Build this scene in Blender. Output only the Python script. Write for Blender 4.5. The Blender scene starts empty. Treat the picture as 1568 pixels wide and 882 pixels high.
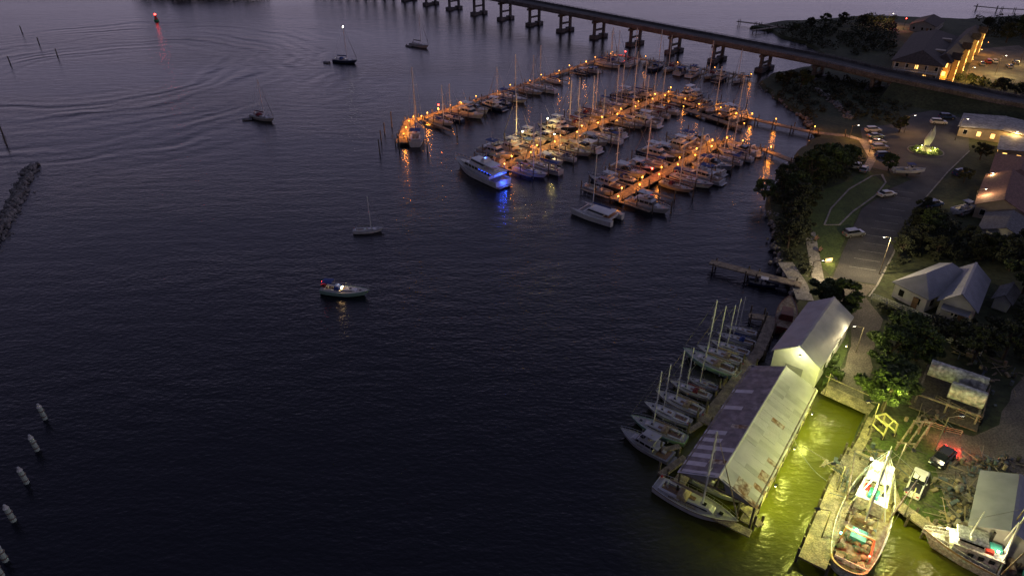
import bpy, math, random, bmesh
from mathutils import Vector, Matrix
R=random.Random(11)
rad=math.radians
# ---------------------------------------------------------------- site survey
# aerial survey coordinates (1568x882 sheet) -> metres on a horizontal plane of height z
CAMH=68.0; TH=rad(31.5); F=1045.0
cT,sT=math.cos(TH),math.sin(TH)
def G(px,py,z=0.0):
    u=px-784; v=py-441
    t=(CAMH-z)/(F*sT+v*cT)
    return Vector((u*t,(F*cT-v*sT)*t,z))
LZ=1.2
def L(px,py,dz=0.0): return G(px,py,LZ+dz)
scene=bpy.context.scene
COL=scene.collection
# ---------------------------------------------------------------- materials
def M(name,col,rough=.6,metal=0,var=.25,scale=2.0,bump=0,emit=None,es=0,col2=None,bscale=None,rnd=0,stretch=None,corr=0,thr=(.35,.65),fine=0):
    m=bpy.data.materials.new(name); m.use_nodes=True
    nt=m.node_tree; N=nt.nodes; K=nt.links
    b=N['Principled BSDF']
    b.inputs['Roughness'].default_value=rough; b.inputs['Metallic'].default_value=metal
    tc=N.new('ShaderNodeTexCoord'); mp=N.new('ShaderNodeMapping'); K.new(tc.outputs['Object'],mp.inputs[0])
    if stretch: mp.inputs['Scale'].default_value=stretch
    nz=N.new('ShaderNodeTexNoise'); nz.inputs['Scale'].default_value=scale; nz.inputs['Detail'].default_value=6
    K.new(mp.outputs[0],nz.inputs['Vector'])
    cr=N.new('ShaderNodeValToRGB'); K.new(nz.outputs['Fac'],cr.inputs[0])
    c2=col2 if col2 else tuple(min(1,c*(1+var)) for c in col)
    c1=col if col2 else tuple(c*(1-var) for c in col)
    cr.color_ramp.elements[0].color=(*c1,1); cr.color_ramp.elements[1].color=(*c2,1)
    cr.color_ramp.elements[0].position=thr[0]; cr.color_ramp.elements[1].position=thr[1]
    out=cr.outputs[0]
    if fine:
        n2=N.new('ShaderNodeTexNoise'); n2.inputs['Scale'].default_value=fine; n2.inputs['Detail'].default_value=3
        K.new(tc.outputs['Object'],n2.inputs['Vector'])
        mr=N.new('ShaderNodeMapRange'); mr.inputs[1].default_value=.3; mr.inputs[2].default_value=.7; mr.inputs[3].default_value=.55; mr.inputs[4].default_value=1.4
        K.new(n2.outputs['Fac'],mr.inputs[0])
        vm=N.new('ShaderNodeVectorMath'); vm.operation='SCALE'; K.new(out,vm.inputs[0]); K.new(mr.outputs[0],vm.inputs[3]); out=vm.outputs[0]
    if rnd:
        oi=N.new('ShaderNodeObjectInfo'); mr=N.new('ShaderNodeMapRange'); mr.inputs[3].default_value=1-rnd; mr.inputs[4].default_value=1+rnd
        K.new(oi.outputs['Random'],mr.inputs[0])
        vm=N.new('ShaderNodeVectorMath'); vm.operation='SCALE'; K.new(out,vm.inputs[0]); K.new(mr.outputs[0],vm.inputs[3]); out=vm.outputs[0]
    K.new(out,b.inputs['Base Color'])
    if corr:
        w=N.new('ShaderNodeTexWave'); w.bands_direction='Y'; w.inputs['Scale'].default_value=corr; w.inputs['Distortion'].default_value=0
        K.new(tc.outputs['Object'],w.inputs['Vector'])
        bp=N.new('ShaderNodeBump'); bp.inputs['Strength'].default_value=.5; bp.inputs['Distance'].default_value=.04
        K.new(w.outputs['Fac'],bp.inputs['Height']); K.new(bp.outputs[0],b.inputs['Normal'])
    elif bump:
        n3=N.new('ShaderNodeTexNoise'); n3.inputs['Scale'].default_value=bscale or scale*4; n3.inputs['Detail'].default_value=4
        K.new(mp.outputs[0],n3.inputs['Vector'])
        bp=N.new('ShaderNodeBump'); bp.inputs['Strength'].default_value=bump; bp.inputs['Distance'].default_value=.15
        K.new(n3.outputs['Fac'],bp.inputs['Height']); K.new(bp.outputs[0],b.inputs['Normal'])
    if emit:
        b.inputs['Emission Color'].default_value=(*emit,1); b.inputs['Emission Strength'].default_value=es
        m.cycles.emission_sampling='NONE'
    return m
white=M('gelcoat_white',(.52,.52,.53),.3,var=.12,scale=1,rnd=.3)
whitet=M('trawler_white_paint',(.62,.62,.6),.45,var=.15,scale=1.5,fine=3)
cream=M('gelcoat_cream',(.42,.4,.35),.35,var=.08,scale=1,rnd=.2)
deckm=M('deck_nonskid',(.36,.36,.36),.6,var=.15,scale=2,rnd=.25)
navy=M('hull_navy',(.02,.03,.07),.25,var=.1)
greenh=M('hull_green',(.25,.4,.33),.3,var=.1)
redh=M('hull_oxide_red',(.1,.02,.018),.6,var=.4)
black=M('black_trim',(.015,.015,.017),.4)
glass=M('dark_glass',(.01,.012,.015),.08,var=.1)
teak=M('teak',(.22,.13,.07),.6,scale=5)
alu=M('mast_aluminium',(.7,.7,.69),.35,metal=.0,var=.05)
wire=M('rigging_wire',(.3,.3,.3),.4,metal=.3)
steel=M('stainless',(.55,.55,.55),.3,metal=.8)
bluecv=M('canvas_blue',(.02,.05,.2),.8)
tancv=M('canvas_tan',(.3,.24,.16),.8)
greycv=M('canvas_grey',(.2,.2,.21),.8)
redcv=M('canvas_maroon',(.14,.02,.03),.8)
wood=M('weathered_planks',(.13,.11,.085),.85,col2=(.3,.25,.19),scale=1.2,bump=.5,fine=6)
pile=M('piling_wood',(.06,.05,.04),.9,col2=(.14,.12,.09),scale=3)
concrete=M('concrete',(.26,.25,.23),.85,var=.25,scale=.6,fine=3)
brconc=M('bridge_concrete',(.12,.115,.115),.85,var=.3,scale=.3,fine=2)
asphalt=M('asphalt',(.045,.045,.047),.85,col2=(.085,.083,.08),scale=.25,fine=5)
linep=M('road_paint',(.3,.3,.28),.7,var=.3,scale=3)
gravel=M('gravel',(.1,.09,.075),.95,col2=(.18,.16,.13),scale=.25,bump=.6,bscale=4,fine=4)
yardg=M('yard_dirt_grass',(.045,.07,.014),.95,col2=(.18,.155,.1),scale=.22,bump=.6,bscale=4,fine=3,thr=(.42,.68))
grass=M('grass',(.022,.034,.012),.95,col2=(.06,.07,.03),scale=.12,bump=.8,bscale=2.5,fine=1.2)
lawn=M('lawn',(.05,.08,.02),.95,col2=(.08,.12,.03),scale=.3,bump=.6,bscale=5,fine=3)
rock=M('rock',(.1,.095,.09),.9,col2=(.28,.265,.25),scale=.9,bump=.5,rnd=.2)
leaf=M('foliage',(.02,.034,.01),.85,col2=(.075,.11,.03),scale=.5,rnd=.3)
leaf2=M('foliage_olive',(.018,.024,.012),.85,col2=(.05,.06,.03),scale=.25,rnd=.25)
bark=M('bark',(.06,.045,.035),.9,scale=4)
siding=M('siding_white',(.58,.58,.56),.7,var=.08,scale=1)
sidbeige=M('siding_beige',(.4,.33,.24),.7,var=.12,scale=1)
sidgrey=M('siding_grey',(.3,.3,.3),.7,var=.12,scale=1)
rfgrey=M('roof_metal_grey',(.22,.23,.26),.5,metal=.2,var=.12,scale=.6,corr=2.2)
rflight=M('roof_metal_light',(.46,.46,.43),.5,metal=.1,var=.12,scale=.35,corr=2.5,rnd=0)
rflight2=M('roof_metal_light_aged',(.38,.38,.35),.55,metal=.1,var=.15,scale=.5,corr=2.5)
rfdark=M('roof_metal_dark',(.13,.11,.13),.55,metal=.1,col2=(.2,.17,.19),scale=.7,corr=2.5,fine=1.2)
rfrust=M('roof_metal_rust',(.22,.11,.045),.8,col2=(.44,.4,.33),scale=1.0,corr=2.5,fine=2,thr=(.4,.62))
rfpanel=M('roof_fibreglass',(.5,.47,.52),.5,var=.12,scale=1,corr=2.5)
shingle=M('shingles_brown',(.06,.048,.042),.9,var=.4,scale=2,fine=6)
shingler=M('shingles_reddish',(.19,.1,.075),.9,var=.3,scale=2,fine=6)
shingleg=M('shingles_grey',(.13,.13,.13),.9,var=.3,scale=2,fine=6)
shinglew=M('roof_white',(.28,.28,.28),.8,var=.2,scale=.6,fine=1.5)
tanm=M('tank_white',(.42,.43,.4),.6,var=.3,scale=1,fine=2)
postm=M('post_pale_green',(.36,.44,.36),.7,var=.25,scale=2)
rubber=M('tyre',(.02,.02,.02),.9)
paintw=M('car_white',(.6,.6,.6),.25,var=.03)
paintk=M('car_black',(.02,.02,.022),.2,var=.05)
paints=M('car_silver',(.3,.31,.33),.25,metal=.5,var=.03)
paintr=M('car_red',(.25,.02,.02),.25,var=.05)
paintb=M('car_blue',(.03,.06,.15),.25,var=.05)
redlens=M('tail_lens',(.4,.01,.01),.3,emit=(1,.02,.02),es=8)
hlens=M('head_lens',(.7,.7,.7),.2)
litwin=M('lit_window',(.8,.6,.3),.4,emit=(1,.5,.12),es=3.0)
litwall=M('siding_lit_tan',(.5,.36,.18),.7,var=.1)  # warm lamp-lit tone of the condo wing put into the wall colour
rustst=M('rusty_steel',(.12,.07,.04),.7,col2=(.3,.26,.2),scale=2)
net=M('fishing_net',(.05,.09,.06),.95,col2=(.12,.11,.07),scale=5)
turq=M('turquoise_paint',(.05,.3,.3),.5)
redp=M('red_paint',(.5,.03,.02),.5)
grnp=M('green_paint',(.03,.3,.1),.5)
wrim=M('wood_rail_buff',(.5,.36,.18),.5,var=.15)
junkm=[M('junk_a',(.2,.18,.15),.8),M('junk_b',(.06,.055,.05),.9),M('junk_c',(.25,.2,.13),.8),M('junk_d',(.07,.09,.11),.7)]
def bulb(name,c,s): return M(name,(.8,.8,.8),.4,emit=c,es=s)
amberb=bulb('amber_lens',(1,.35,.04),9); whiteb=bulb('white_lens',(1,.9,.7),25); redb=bulb('red_lens',(1,.03,.02),20); blueb=bulb('blue_led',(.02,.08,1),5); yelb=bulb('yellow_lens',(1,.85,.3),20); greenb=bulb('green_lens',(.05,1,.5),15)
# ---------------------------------------------------------------- mesh builder
class MB:
    def __init__(s): s.v=[];s.f=[];s.m=[];s.p=[];s.mats=[];s.part='body'
    def mi(s,mat):
        if mat not in s.mats: s.mats.append(mat)
        return s.mats.index(mat)
    def add(s,vs,fs,mat):
        o=len(s.v); s.v+= [tuple(v) for v in vs]; i=s.mi(mat)
        for f in fs: s.f.append([o+k for k in f]); s.m.append(i); s.p.append(s.part)
    def face(s,pts,mat): s.add(pts,[list(range(len(pts)))],mat)
    def frus(s,x0,x1,w0,w1,z0,z1,mat,fi=0,bi=0,si=0,y=0):
        a=[(x0,y-w0/2,z0),(x1,y-w1/2,z0),(x1,y+w1/2,z0),(x0,y+w0/2,z0)]
        b=[(x0+bi,y-w0/2+si,z1),(x1-fi,y-w1/2+si,z1),(x1-fi,y+w1/2-si,z1),(x0+bi,y+w0/2-si,z1)]
        s.add(a+b,[(3,2,1,0),(4,5,6,7),(0,1,5,4),(1,2,6,5),(2,3,7,6),(3,0,4,7)],mat)
    def box(s,c,sz,mat,rz=0,tilt=0):
        x,y,z=[k/2 for k in sz]; co,si=math.cos(rz),math.sin(rz); vs=[]
        ct,st=math.cos(tilt),math.sin(tilt)
        for dz in (-z,z):
            for dx,dy in((-x,-y),(x,-y),(x,y),(-x,y)):
                ddx=dx*ct-dz*st; ddz=dx*st+dz*ct
                vs.append((c[0]+ddx*co-dy*si,c[1]+ddx*si+dy*co,c[2]+ddz))
        s.add(vs,[(3,2,1,0),(4,5,6,7),(0,1,5,4),(1,2,6,5),(2,3,7,6),(3,0,4,7)],mat)
    def cyl(s,p0,p1,r0,r1,mat,n=6):
        p0=Vector(p0);p1=Vector(p1);d=(p1-p0).normalized()
        a=d.orthogonal().normalized(); b=d.cross(a); vs=[]
        for p,r in((p0,r0),(p1,r1)):
            for i in range(n):
                t=2*math.pi*i/n; vs.append(p+a*r*math.cos(t)+b*r*math.sin(t))
        fs=[(i,(i+1)%n,n+(i+1)%n,n+i) for i in range(n)]+[list(range(n))[::-1],list(range(n,2*n))]
        s.add(vs,fs,mat)
    def ball(s,c,r,mat,n=6,sz=1.0):
        vs=[];fs=[];c=Vector(c)
        for j in range(n+1):
            ph=math.pi*j/n
            for i in range(n*2):
                t=math.pi*i/n; vs.append(c+Vector((r*math.sin(ph)*math.cos(t),r*math.sin(ph)*math.sin(t),r*sz*math.cos(ph))))
        for j in range(n):
            for i in range(n*2):
                a=j*2*n+i;b=j*2*n+(i+1)%(2*n); fs.append((a,b,b+2*n,a+2*n))
        s.add(vs,fs,mat)
    def loft(s,secs,mat,closed=True,cap=True):
        n=len(secs[0]); vs=[p for q in secs for p in q]; fs=[]
        for j in range(len(secs)-1):
            for i in range(n if closed else n-1):
                k=(i+1)%n; fs.append((j*n+i,j*n+k,(j+1)*n+k,(j+1)*n+i))
        if cap: fs+= [list(range(n))[::-1],list(range((len(secs)-1)*n,len(secs)*n))]
        s.add(vs,fs,mat)
    def ribbon(s,pts,w,z,th,mat,zs=None):
        n=len(pts); Ls=[];Rs=[]
        for i in range(n):
            a=Vector(pts[max(0,i-1)]).xy; b=Vector(pts[min(n-1,i+1)]).xy; p=Vector(pts[i]).xy
            d=(b-a).normalized()
            if 0<i<n-1:
                d1=(p-a).normalized(); k=1/max(.5,d1.dot(d))
            else: k=1
            nn=Vector((-d.y,d.x))*w/2*k; zz=zs[i] if zs else z
            Ls.append((p.x+nn.x,p.y+nn.y,zz));Rs.append((p.x-nn.x,p.y-nn.y,zz))
        secs=[[l,r,(r[0],r[1],r[2]-th),(l[0],l[1],l[2]-th)] for l,r in zip(Ls,Rs)]
        s.loft(secs,mat); return Ls,Rs
    def mesh(s,name,sel=None,smooth=False):
        me=bpy.data.meshes.new(name)
        if sel is None: v,f,m=s.v,s.f,s.m
        else:
            mp={};v=[];f=[];m=[]
            for fc,mm,pp in zip(s.f,s.m,s.p):
                if pp!=sel: continue
                q=[]
                for k in fc:
                    if k not in mp: mp[k]=len(v); v.append(s.v[k])
                    q.append(mp[k])
                f.append(q); m.append(mm)
        me.from_pydata(v,[],f)
        for x in s.mats: me.materials.append(x)
        me.polygons.foreach_set('material_index',m)
        if smooth: me.polygons.foreach_set('use_smooth',[True]*len(f))
        me.update(); return me
    def obj(s,name,loc=(0,0,0),rz=0,sc=1,smooth=False):
        return put(name,s.mesh(name,smooth=smooth),loc,rz,sc)
    def parts(s,name,loc=(0,0,0),rz=0,sc=1):
        e=bpy.data.objects.new(name,None); COL.objects.link(e); e.location=loc; e.rotation_euler=(0,0,rz); e.scale=(sc,)*3
        seen=[]
        for p in s.p:
            if p not in seen: seen.append(p)
        for p in seen:
            o=bpy.data.objects.new(p,s.mesh(p,sel=p)); COL.objects.link(o); o.parent=e
        return e
def put(name,me,loc=(0,0,0),rz=0,sc=1):
    o=bpy.data.objects.new(name,me); COL.objects.link(o); o.location=loc; o.rotation_euler=(0,0,rz)
    o.scale=(sc,)*3 if not isinstance(sc,(tuple,list)) else sc
    return o
def point(parent,loc,P,c,r=.12,name='lamp_light'):
    l=bpy.data.lights.new(name,'POINT'); l.energy=P; l.color=c; l.shadow_soft_size=r
    o=bpy.data.objects.new(name,l); COL.objects.link(o); o.location=loc
    if parent: o.parent=parent
    return o
# ---------------------------------------------------------------- boats (bow +X, waterline z=0)
def hull(mb,Ln,B,fb,mat,deck=None,stern=.75,rise=.35,over=.09,n=14,dr=.4,bul=.1,maxt=.42,stripe=None,boot=None,floor=None,p=2.3):
    deck=deck or deckm; boot=boot or black
    def hw(t):
        return B/2*(1-(1-stern)*((maxt-t)/maxt)**2) if t<maxt else B/2*max(.012,1-((t-maxt)/(1-maxt))**p)
    def zs(t): return fb*(1+rise*t*t-.12*math.sin(math.pi*t))
    S=[]
    for i in range(n+1):
        t=i/n; b=hw(t); z=zs(t); x=-Ln/2+Ln*t
        q=max(0,(t-.5)/.5)**1.6; xw=x-over*Ln*q; xm=x-over*Ln*q*.2
        wl=.86-.35*q
        S.append([(x,b,z),(xm,b*.985,z*.82),(xw,b*wl,.12),(xw-.05*Ln*q,0,-dr),(xw,-b*wl,.12),(xm,-b*.985,z*.82),(x,-b,z)])
    rows=[stripe or mat,mat,boot,boot,mat,stripe or mat]
    for r in range(6):
        mb.loft([[s_[r],s_[r+1]] for s_ in S],rows[r],closed=False,cap=False)
    mb.face(S[0][::-1],mat)
    T=.09
    inn=[]
    for i in range(n+1):
        t=i/n; b=max(.005,hw(t)-T); z=zs(t); x=-Ln/2+Ln*t-(T if i==n else 0)+(T if i==0 else 0)
        inn.append((x,b,z))
    fz=floor if floor is not None else None
    for sg in(1,-1):
        mb.loft([[ (S[i][0][0],sg*S[i][0][1],S[i][0][2]),(inn[i][0],sg*inn[i][1],inn[i][2]),(inn[i][0],sg*inn[i][1]*.99,(inn[i][2]-bul) if fz is None else fz)] for i in range(n+1)],mat,closed=False,cap=False)
    mb.loft([[(inn[i][0],inn[i][1]*.99,(inn[i][2]-bul) if fz is None else fz),(inn[i][0],0,(inn[i][2]-bul+.04) if fz is None else fz),(inn[i][0],-inn[i][1]*.99,(inn[i][2]-bul) if fz is None else fz)] for i in range(n+1)],deck,closed=False,cap=False)
    mb.add([S[0][0],S[0][-1],(inn[0][0],-inn[0][1],inn[0][2]),inn[0],(inn[0][0],-inn[0][1],inn[0][2]-bul),(inn[0][0],inn[0][1],inn[0][2]-bul)],[(0,1,2,3),(3,2,4,5)],mat)
    return hw,zs
def rail(mb,Ln,hw,zs,t0,t1,n=6,h=.55,r=.025,m=None):
    m=m or steel
    for sg in(1,-1):
        prev=None
        for i in range(n+1):
            t=t0+(t1-t0)*i/n; p=Vector((-Ln/2+Ln*t,sg*max(0,hw(t)-.08),zs(t)))
            q=p+Vector((0,0,h)); mb.cyl(p,q,r,r,m,4)
            if prev: mb.cyl(prev,q,r,r,m,4)
            prev=q
def sailboat(cl=None,hm=None,cv=None,mast=True,k=0,dodger=True,genoa=True,mh=1.25,bimini=False):
    mb=MB(); Ln=11; B=3.4; fb=1.15; hm=hm or white; cv=cv or bluecv
    hw,zs=hull(mb,Ln,B,fb,hm,stern=.68,rise=.3,over=.12,bul=.08,stripe=cv if k%2 else None)
    d=lambda t:zs(t)-.06; X=lambda t:-Ln/2+Ln*t
    mb.frus(X(.36),X(.74),1.9,1.2,d(.4),d(.4)+.28,white,fi=.35,bi=.05,si=.05)
    mb.frus(X(.40),X(.66),1.84,1.4,d(.4)+.12,d(.4)+.24,glass,fi=.1,bi=.1,si=.01)
    mb.frus(X(.37),X(.7),1.78,1.1,d(.4)+.28,d(.4)+.42,white,fi=.3,bi=.05,si=.08)
    mb.box((X(.6),0,d(.4)+.45),(.5,.5,.07),glass); mb.box((X(.8),0,d(.8)+.06),(.5,.5,.08),glass)
    mb.box((X(.45),0,d(.4)+.46),(.9,.6,.08),teak)
    mb.box((X(.21),0,d(.2)+.02),(2.6,1.2,.05),teak)
    for sg in(1,-1): mb.box((X(.21),sg*.85,d(.2)+.16),(2.8,.35,.3),white)
    mb.box((X(.08),0,d(.1)+.16),(.3,2.0,.3),white)
    mb.cyl((X(.14),-.01,d(.1)+.75),(X(.14)+.05,-.01,d(.1)+.75),.42,.42,steel,12); mb.cyl((X(.15),0,d(.1)),(X(.15),0,d(.1)+.8),.09,.06,white)
    if dodger:
        secs=[]
        for x,h in((X(.30),.95),(X(.36),1.0),(X(.42),.42)):
            secs.append([(x,math.cos(a)*1.05,d(.3)+.2+h*max(0,math.sin(a))**.6) for a in [math.pi*i/8 for i in range(9)]])
        mb.loft(secs,cv,closed=False,cap=False)
        mb.face(secs[-1],glass)
    if bimini:
        secs=[[(x,y,d(.2)+2.0-.12*abs(y)**2) for y in(-1.1,-.5,0,.5,1.1)] for x in(X(.06),X(.26))]
        mb.loft(secs,cv,closed=False,cap=False)
        for x in(X(.07),X(.25)):
            for y in(-1.1,1.1): mb.cyl((x,y,d(.2)),(x,y,d(.2)+1.85),.025,.025,steel,4)
    rail(mb,Ln,hw,zs,.02,.98,9,.6,.02)
    if mast:
        mx=X(.58); mz=d(.5)+.4; top=Vector((mx-.1,0,Ln*mh))
        mb.cyl((mx,0,mz),top,.14,.11,alu,6)
        for f in(.45,.72):
            z=mz+(top.z-mz)*f; mb.cyl((mx,-1.0*(1.1-f*.5),z),(mx,1.0*(1.1-f*.5),z),.035,.035,alu,4)
        mb.cyl((mx,0,mz+1.1),(X(.16),0,mz+1.0),.07,.07,alu,6)
        secs=[]
        for i in range(7):
            t=i/6; x=mx-.15+(X(.18)-mx)*t; r=.22*(1-.5*t)+.02
            secs.append([(x,r*.7*math.cos(a),mz+1.25+r*math.sin(a)) for a in [2*math.pi*j/8 for j in range(8)]])
        mb.loft(secs,cv)
        mb.cyl((X(.985),0,zs(1)),top,.02,.02,wire,4)
        if genoa: mb.cyl(Vector((X(.985),0,zs(1)+.4)),Vector((X(.985),0,zs(1))).lerp(top,.93),.07,.03,greycv if k%3 else cv,6)
        mb.cyl((X(.01),0,zs(0)),top,.018,.018,wire,3)
        for sg in(1,-1): 
            mb.cyl((mx,sg*(hw(.58)-.1),zs(.58)),(mx,sg*.7,mz+(top.z-mz)*.72),.018,.018,wire,3); mb.cyl((mx,sg*.7,mz+(top.z-mz)*.72),top,.018,.018,wire,3)
    mb.ball((X(.03),hw(0)-.2,zs(0)+.3),.18,redp if k%2 else white,4)
    for t in(.25,.5,.7): mb.cyl((X(t),hw(t)+.08,.2),(X(t),hw(t)+.08,.75),.11,.11,white,6)
    return mb
def cruiser(hm=None,cv=None,k=0,hard=False):
    mb=MB(); Ln=10; B=3.5; fb=1.2; hm=hm or white; cv=cv or bluecv
    hw,zs=hull(mb,Ln,B,fb,hm,stern=.9,rise=.35,over=.1,bul=.1,maxt=.35,p=2.6,stripe=cv if k%2 else None)
    X=lambda t:-Ln/2+Ln*t; d=lambda t:zs(t)-.06
    mb.frus(X(.38),X(.86),2.7,1.0,d(.5),d(.5)+.45,white,fi=1.0,bi=0,si=.15)
    mb.frus(X(.34),X(.62),2.75,2.2,d(.5)+.3,d(.5)+.95,glass,fi=.9,bi=.2,si=.2)
    for y in(-.8,0,.8): mb.cyl((X(.615),y,d(.5)+.35),(X(.53),y*.9,d(.5)+.96),.03,.03,white,4)
    mb.box((X(.7),0,d(.5)+.44),(.55,.55,.06),glass)
    mb.box((X(.18),0,d(.1)+.02),(3,2.4,.05),teak if k%2 else cream)
    mb.box((X(.05),0,d(.1)+.25),(.5,2.5,.45),cream); mb.box((X(.25),.85,d(.1)+.25),(1.3,.55,.45),cream); mb.box((X(.32),-.6,d(.1)+.5),(.5,.5,.9),white)
    mb.box((-Ln/2-.35,0,.3),(.7,2.8,.1),white)
    if hard:
        mb.frus(X(.17),X(.5),2.7,2.2,d(.5)+1.55,d(.5)+1.66,white,fi=.15,bi=.1,si=.1)
        for x,y in((X(.2),1.2),(X(.2),-1.2),(X(.36),1.2),(X(.36),-1.2)): mb.cyl((x,y,d(.3)),(x,y*.95,d(.5)+1.56),.04,.04,white,4)
    else:
        for sg in(1,-1): mb.cyl((X(.16),sg*1.5,zs(.2)),(X(.22),sg*1.15,d(.3)+1.5),.12,.08,white,5)
        mb.box((X(.22),0,d(.3)+1.52),(.5,2.4,.1),white)
        if k%3: mb.loft([[(x,y,d(.5)+1.55-.1*y*y) for y in(-1.3,-.6,0,.6,1.3)] for x in(X(.06),X(.24),X(.4))],cv,closed=False,cap=False)
    mb.cyl((X(.22),0,d(.3)+1.55),(X(.22),0,d(.3)+1.8),.28,.22,white,8)
    rail(mb,Ln,hw,zs,.5,.99,7,.55,.022)
    for t in(.2,.5): mb.cyl((X(t),hw(t)+.1,.2),(X(t),hw(t)+.1,.8),.12,.12,black if k%2 else white,6)
    return mb
def flybridge(hm=None,cv=None,k=0):
    mb=MB(); Ln=13; B=4.2; fb=1.3; hm=hm or white; cv=cv or greycv
    hw,zs=hull(mb,Ln,B,fb,hm,stern=.9,rise=.5,over=.1,bul=.12,maxt=.38,p=2.5)
    X=lambda t:-Ln/2+Ln*t; d=lambda t:zs(t)-.08; z0=d(.4)
    mb.frus(X(.3),X(.78),3.3,1.8,z0,z0+.7,white,fi=.9,bi=0,si=.1)
    mb.frus(X(.3),X(.66),3.1,2.5,z0+.7,z0+1.4,glass,fi=.8,bi=0,si=.12)
    for t in(.34,.45,.56): 
        for sg in(1,-1): mb.box((X(t),sg*1.47,z0+1.02),(.12,.16,.76),white)
    mb.frus(X(.2),X(.62),3.3,2.7,z0+1.4,z0+1.52,white,fi=.1,bi=0,si=.05)
    mb.frus(X(.32),X(.6),2.7,2.1,z0+1.52,z0+2.05,white,fi=.5,bi=0,si=.1)
    mb.frus(X(.5),X(.585),2.1,1.9,z0+2.05,z0+2.4,glass,fi=.3,bi=.2,si=.05)
    mb.box((X(.42),0,z0+2.2),(.6,1.4,.5),cream)
    mb.frus(X(.26),X(.54),2.6,2.3,z0+3.3,z0+3.4,cv if k%2 else white,fi=.1,bi=.1,si=.1)
    for x in(X(.3),X(.5)):
        for y in(-1.15,1.15): mb.cyl((x,y,z0+1.5),(x,y,z0+3.32),.035,.035,steel,4)
    mb.cyl((X(.4),0,z0+3.4),(X(.4),0,z0+3.6),.3,.25,white,8); mb.cyl((X(.33),.6,z0+3.4),(X(.31),.6,z0+6),.02,.01,white,4)
    mb.box((X(.14),0,d(.1)+.02),(2.6,3,.05),teak); mb.box((X(.14),0,d(.1)+.3),(.8,.8,.5),white)
    if k%2==0:
        for sg in(1,-1): mb.cyl((X(.35),sg*1.7,z0+.9),(X(.12),sg*2.2,z0+6.5),.035,.015,white,4)
    mb.box((-Ln/2-.4,0,.3),(.8,3.2,.1),white)
    rail(mb,Ln,hw,zs,.45,.99,8,.65,.025)
    return mb
def console(k=0):
    mb=MB(); Ln=7.5; B=2.5
    hw,zs=hull(mb,Ln,B,.9,[white,navy,cream][k%3],stern=.9,rise=.4,over=.1,maxt=.35,p=2.5,floor=.35,deck=cream)
    mb.box((0,0,.85),(.9,.8,1.0),white); mb.frus(.1,.5,.8,.8,1.35,1.75,glass,fi=.25,si=.05); mb.box((-1,0,.75),(.6,.9,.8),cream)
    for x,y in((-.7,.5),(-.7,-.5),(.6,.5),(.6,-.5)): mb.cyl((x,y,.4),(x,y,2.25),.03,.03,steel,4)
    mb.box((-.05,0,2.28),(1.9,1.6,.07),[bluecv,white,greycv][k%3]); mb.box((2,0,.6),(1.2,1.0,.45),cream)
    for y in(-.35,.35): mb.frus(-Ln/2-.55,-Ln/2-.05,.35,.4,.3,1.15,black if k%2 else white,fi=.05,bi=.1,si=.04,y=y)
    return mb
def catamaran():
    mb=MB(); Ln=12
    for sg in(1,-1):
        t=MB(); hw,zs=hull(t,Ln,1.7,1.5,white,stern=.8,rise=.12,over=.03,bul=.04,p=2.0)
        for i in range(len(t.v)): t.v[i]=(t.v[i][0],t.v[i][1]+sg*2.6,t.v[i][2])
        for f,m in zip(t.f,t.m): mb.add([t.v[k] for k in f],[list(range(len(f)))],t.mats[m])
        mb.frus(-Ln/2+.2,-Ln/2+1.6,1.2,1.3,.3,.9,white,y=sg*2.6,bi=.9)
    mb.box((-1.2,0,1.25),(7.6,4.2,.5),white)
    mb.frus(-3,2.4,4.6,3.6,1.48,1.9,white,fi=.5,si=.15); mb.frus(-2.9,1.9,4.3,3.3,1.9,2.3,glass,fi=.6,si=.2); mb.frus(-4.6,1.4,4.3,3.2,2.3,2.45,white,fi=.3,si=.1)
    for y in(-1.9,1.9): mb.cyl((-4.4,y,1.5),(-4.4,y,2.35),.05,.05,steel,4)
    mb.box((-3.9,0,1.55),(1.6,3.6,.1),teak); mb.cyl((3.9,-2.4,1.45),(3.9,2.4,1.45),.09,.09,alu)
    mb.box((3.4,0,1.3),(1.6,3.6,.04),greycv)
    mb.cyl((1.2,0,2.4),(1.0,0,16),.13,.09,alu); mb.cyl((1.1,0,3.4),(-4,0,3.3),.2,.14,bluecv)
    mb.cyl((3.9,0,1.5),(1.0,0,15),.05,.03,wire,5)
    for y in(-2.6,2.6): mb.cyl((.5,y*1.2,1.6),(1,0,14),.018,.018,wire,3)
    return mb
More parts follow.
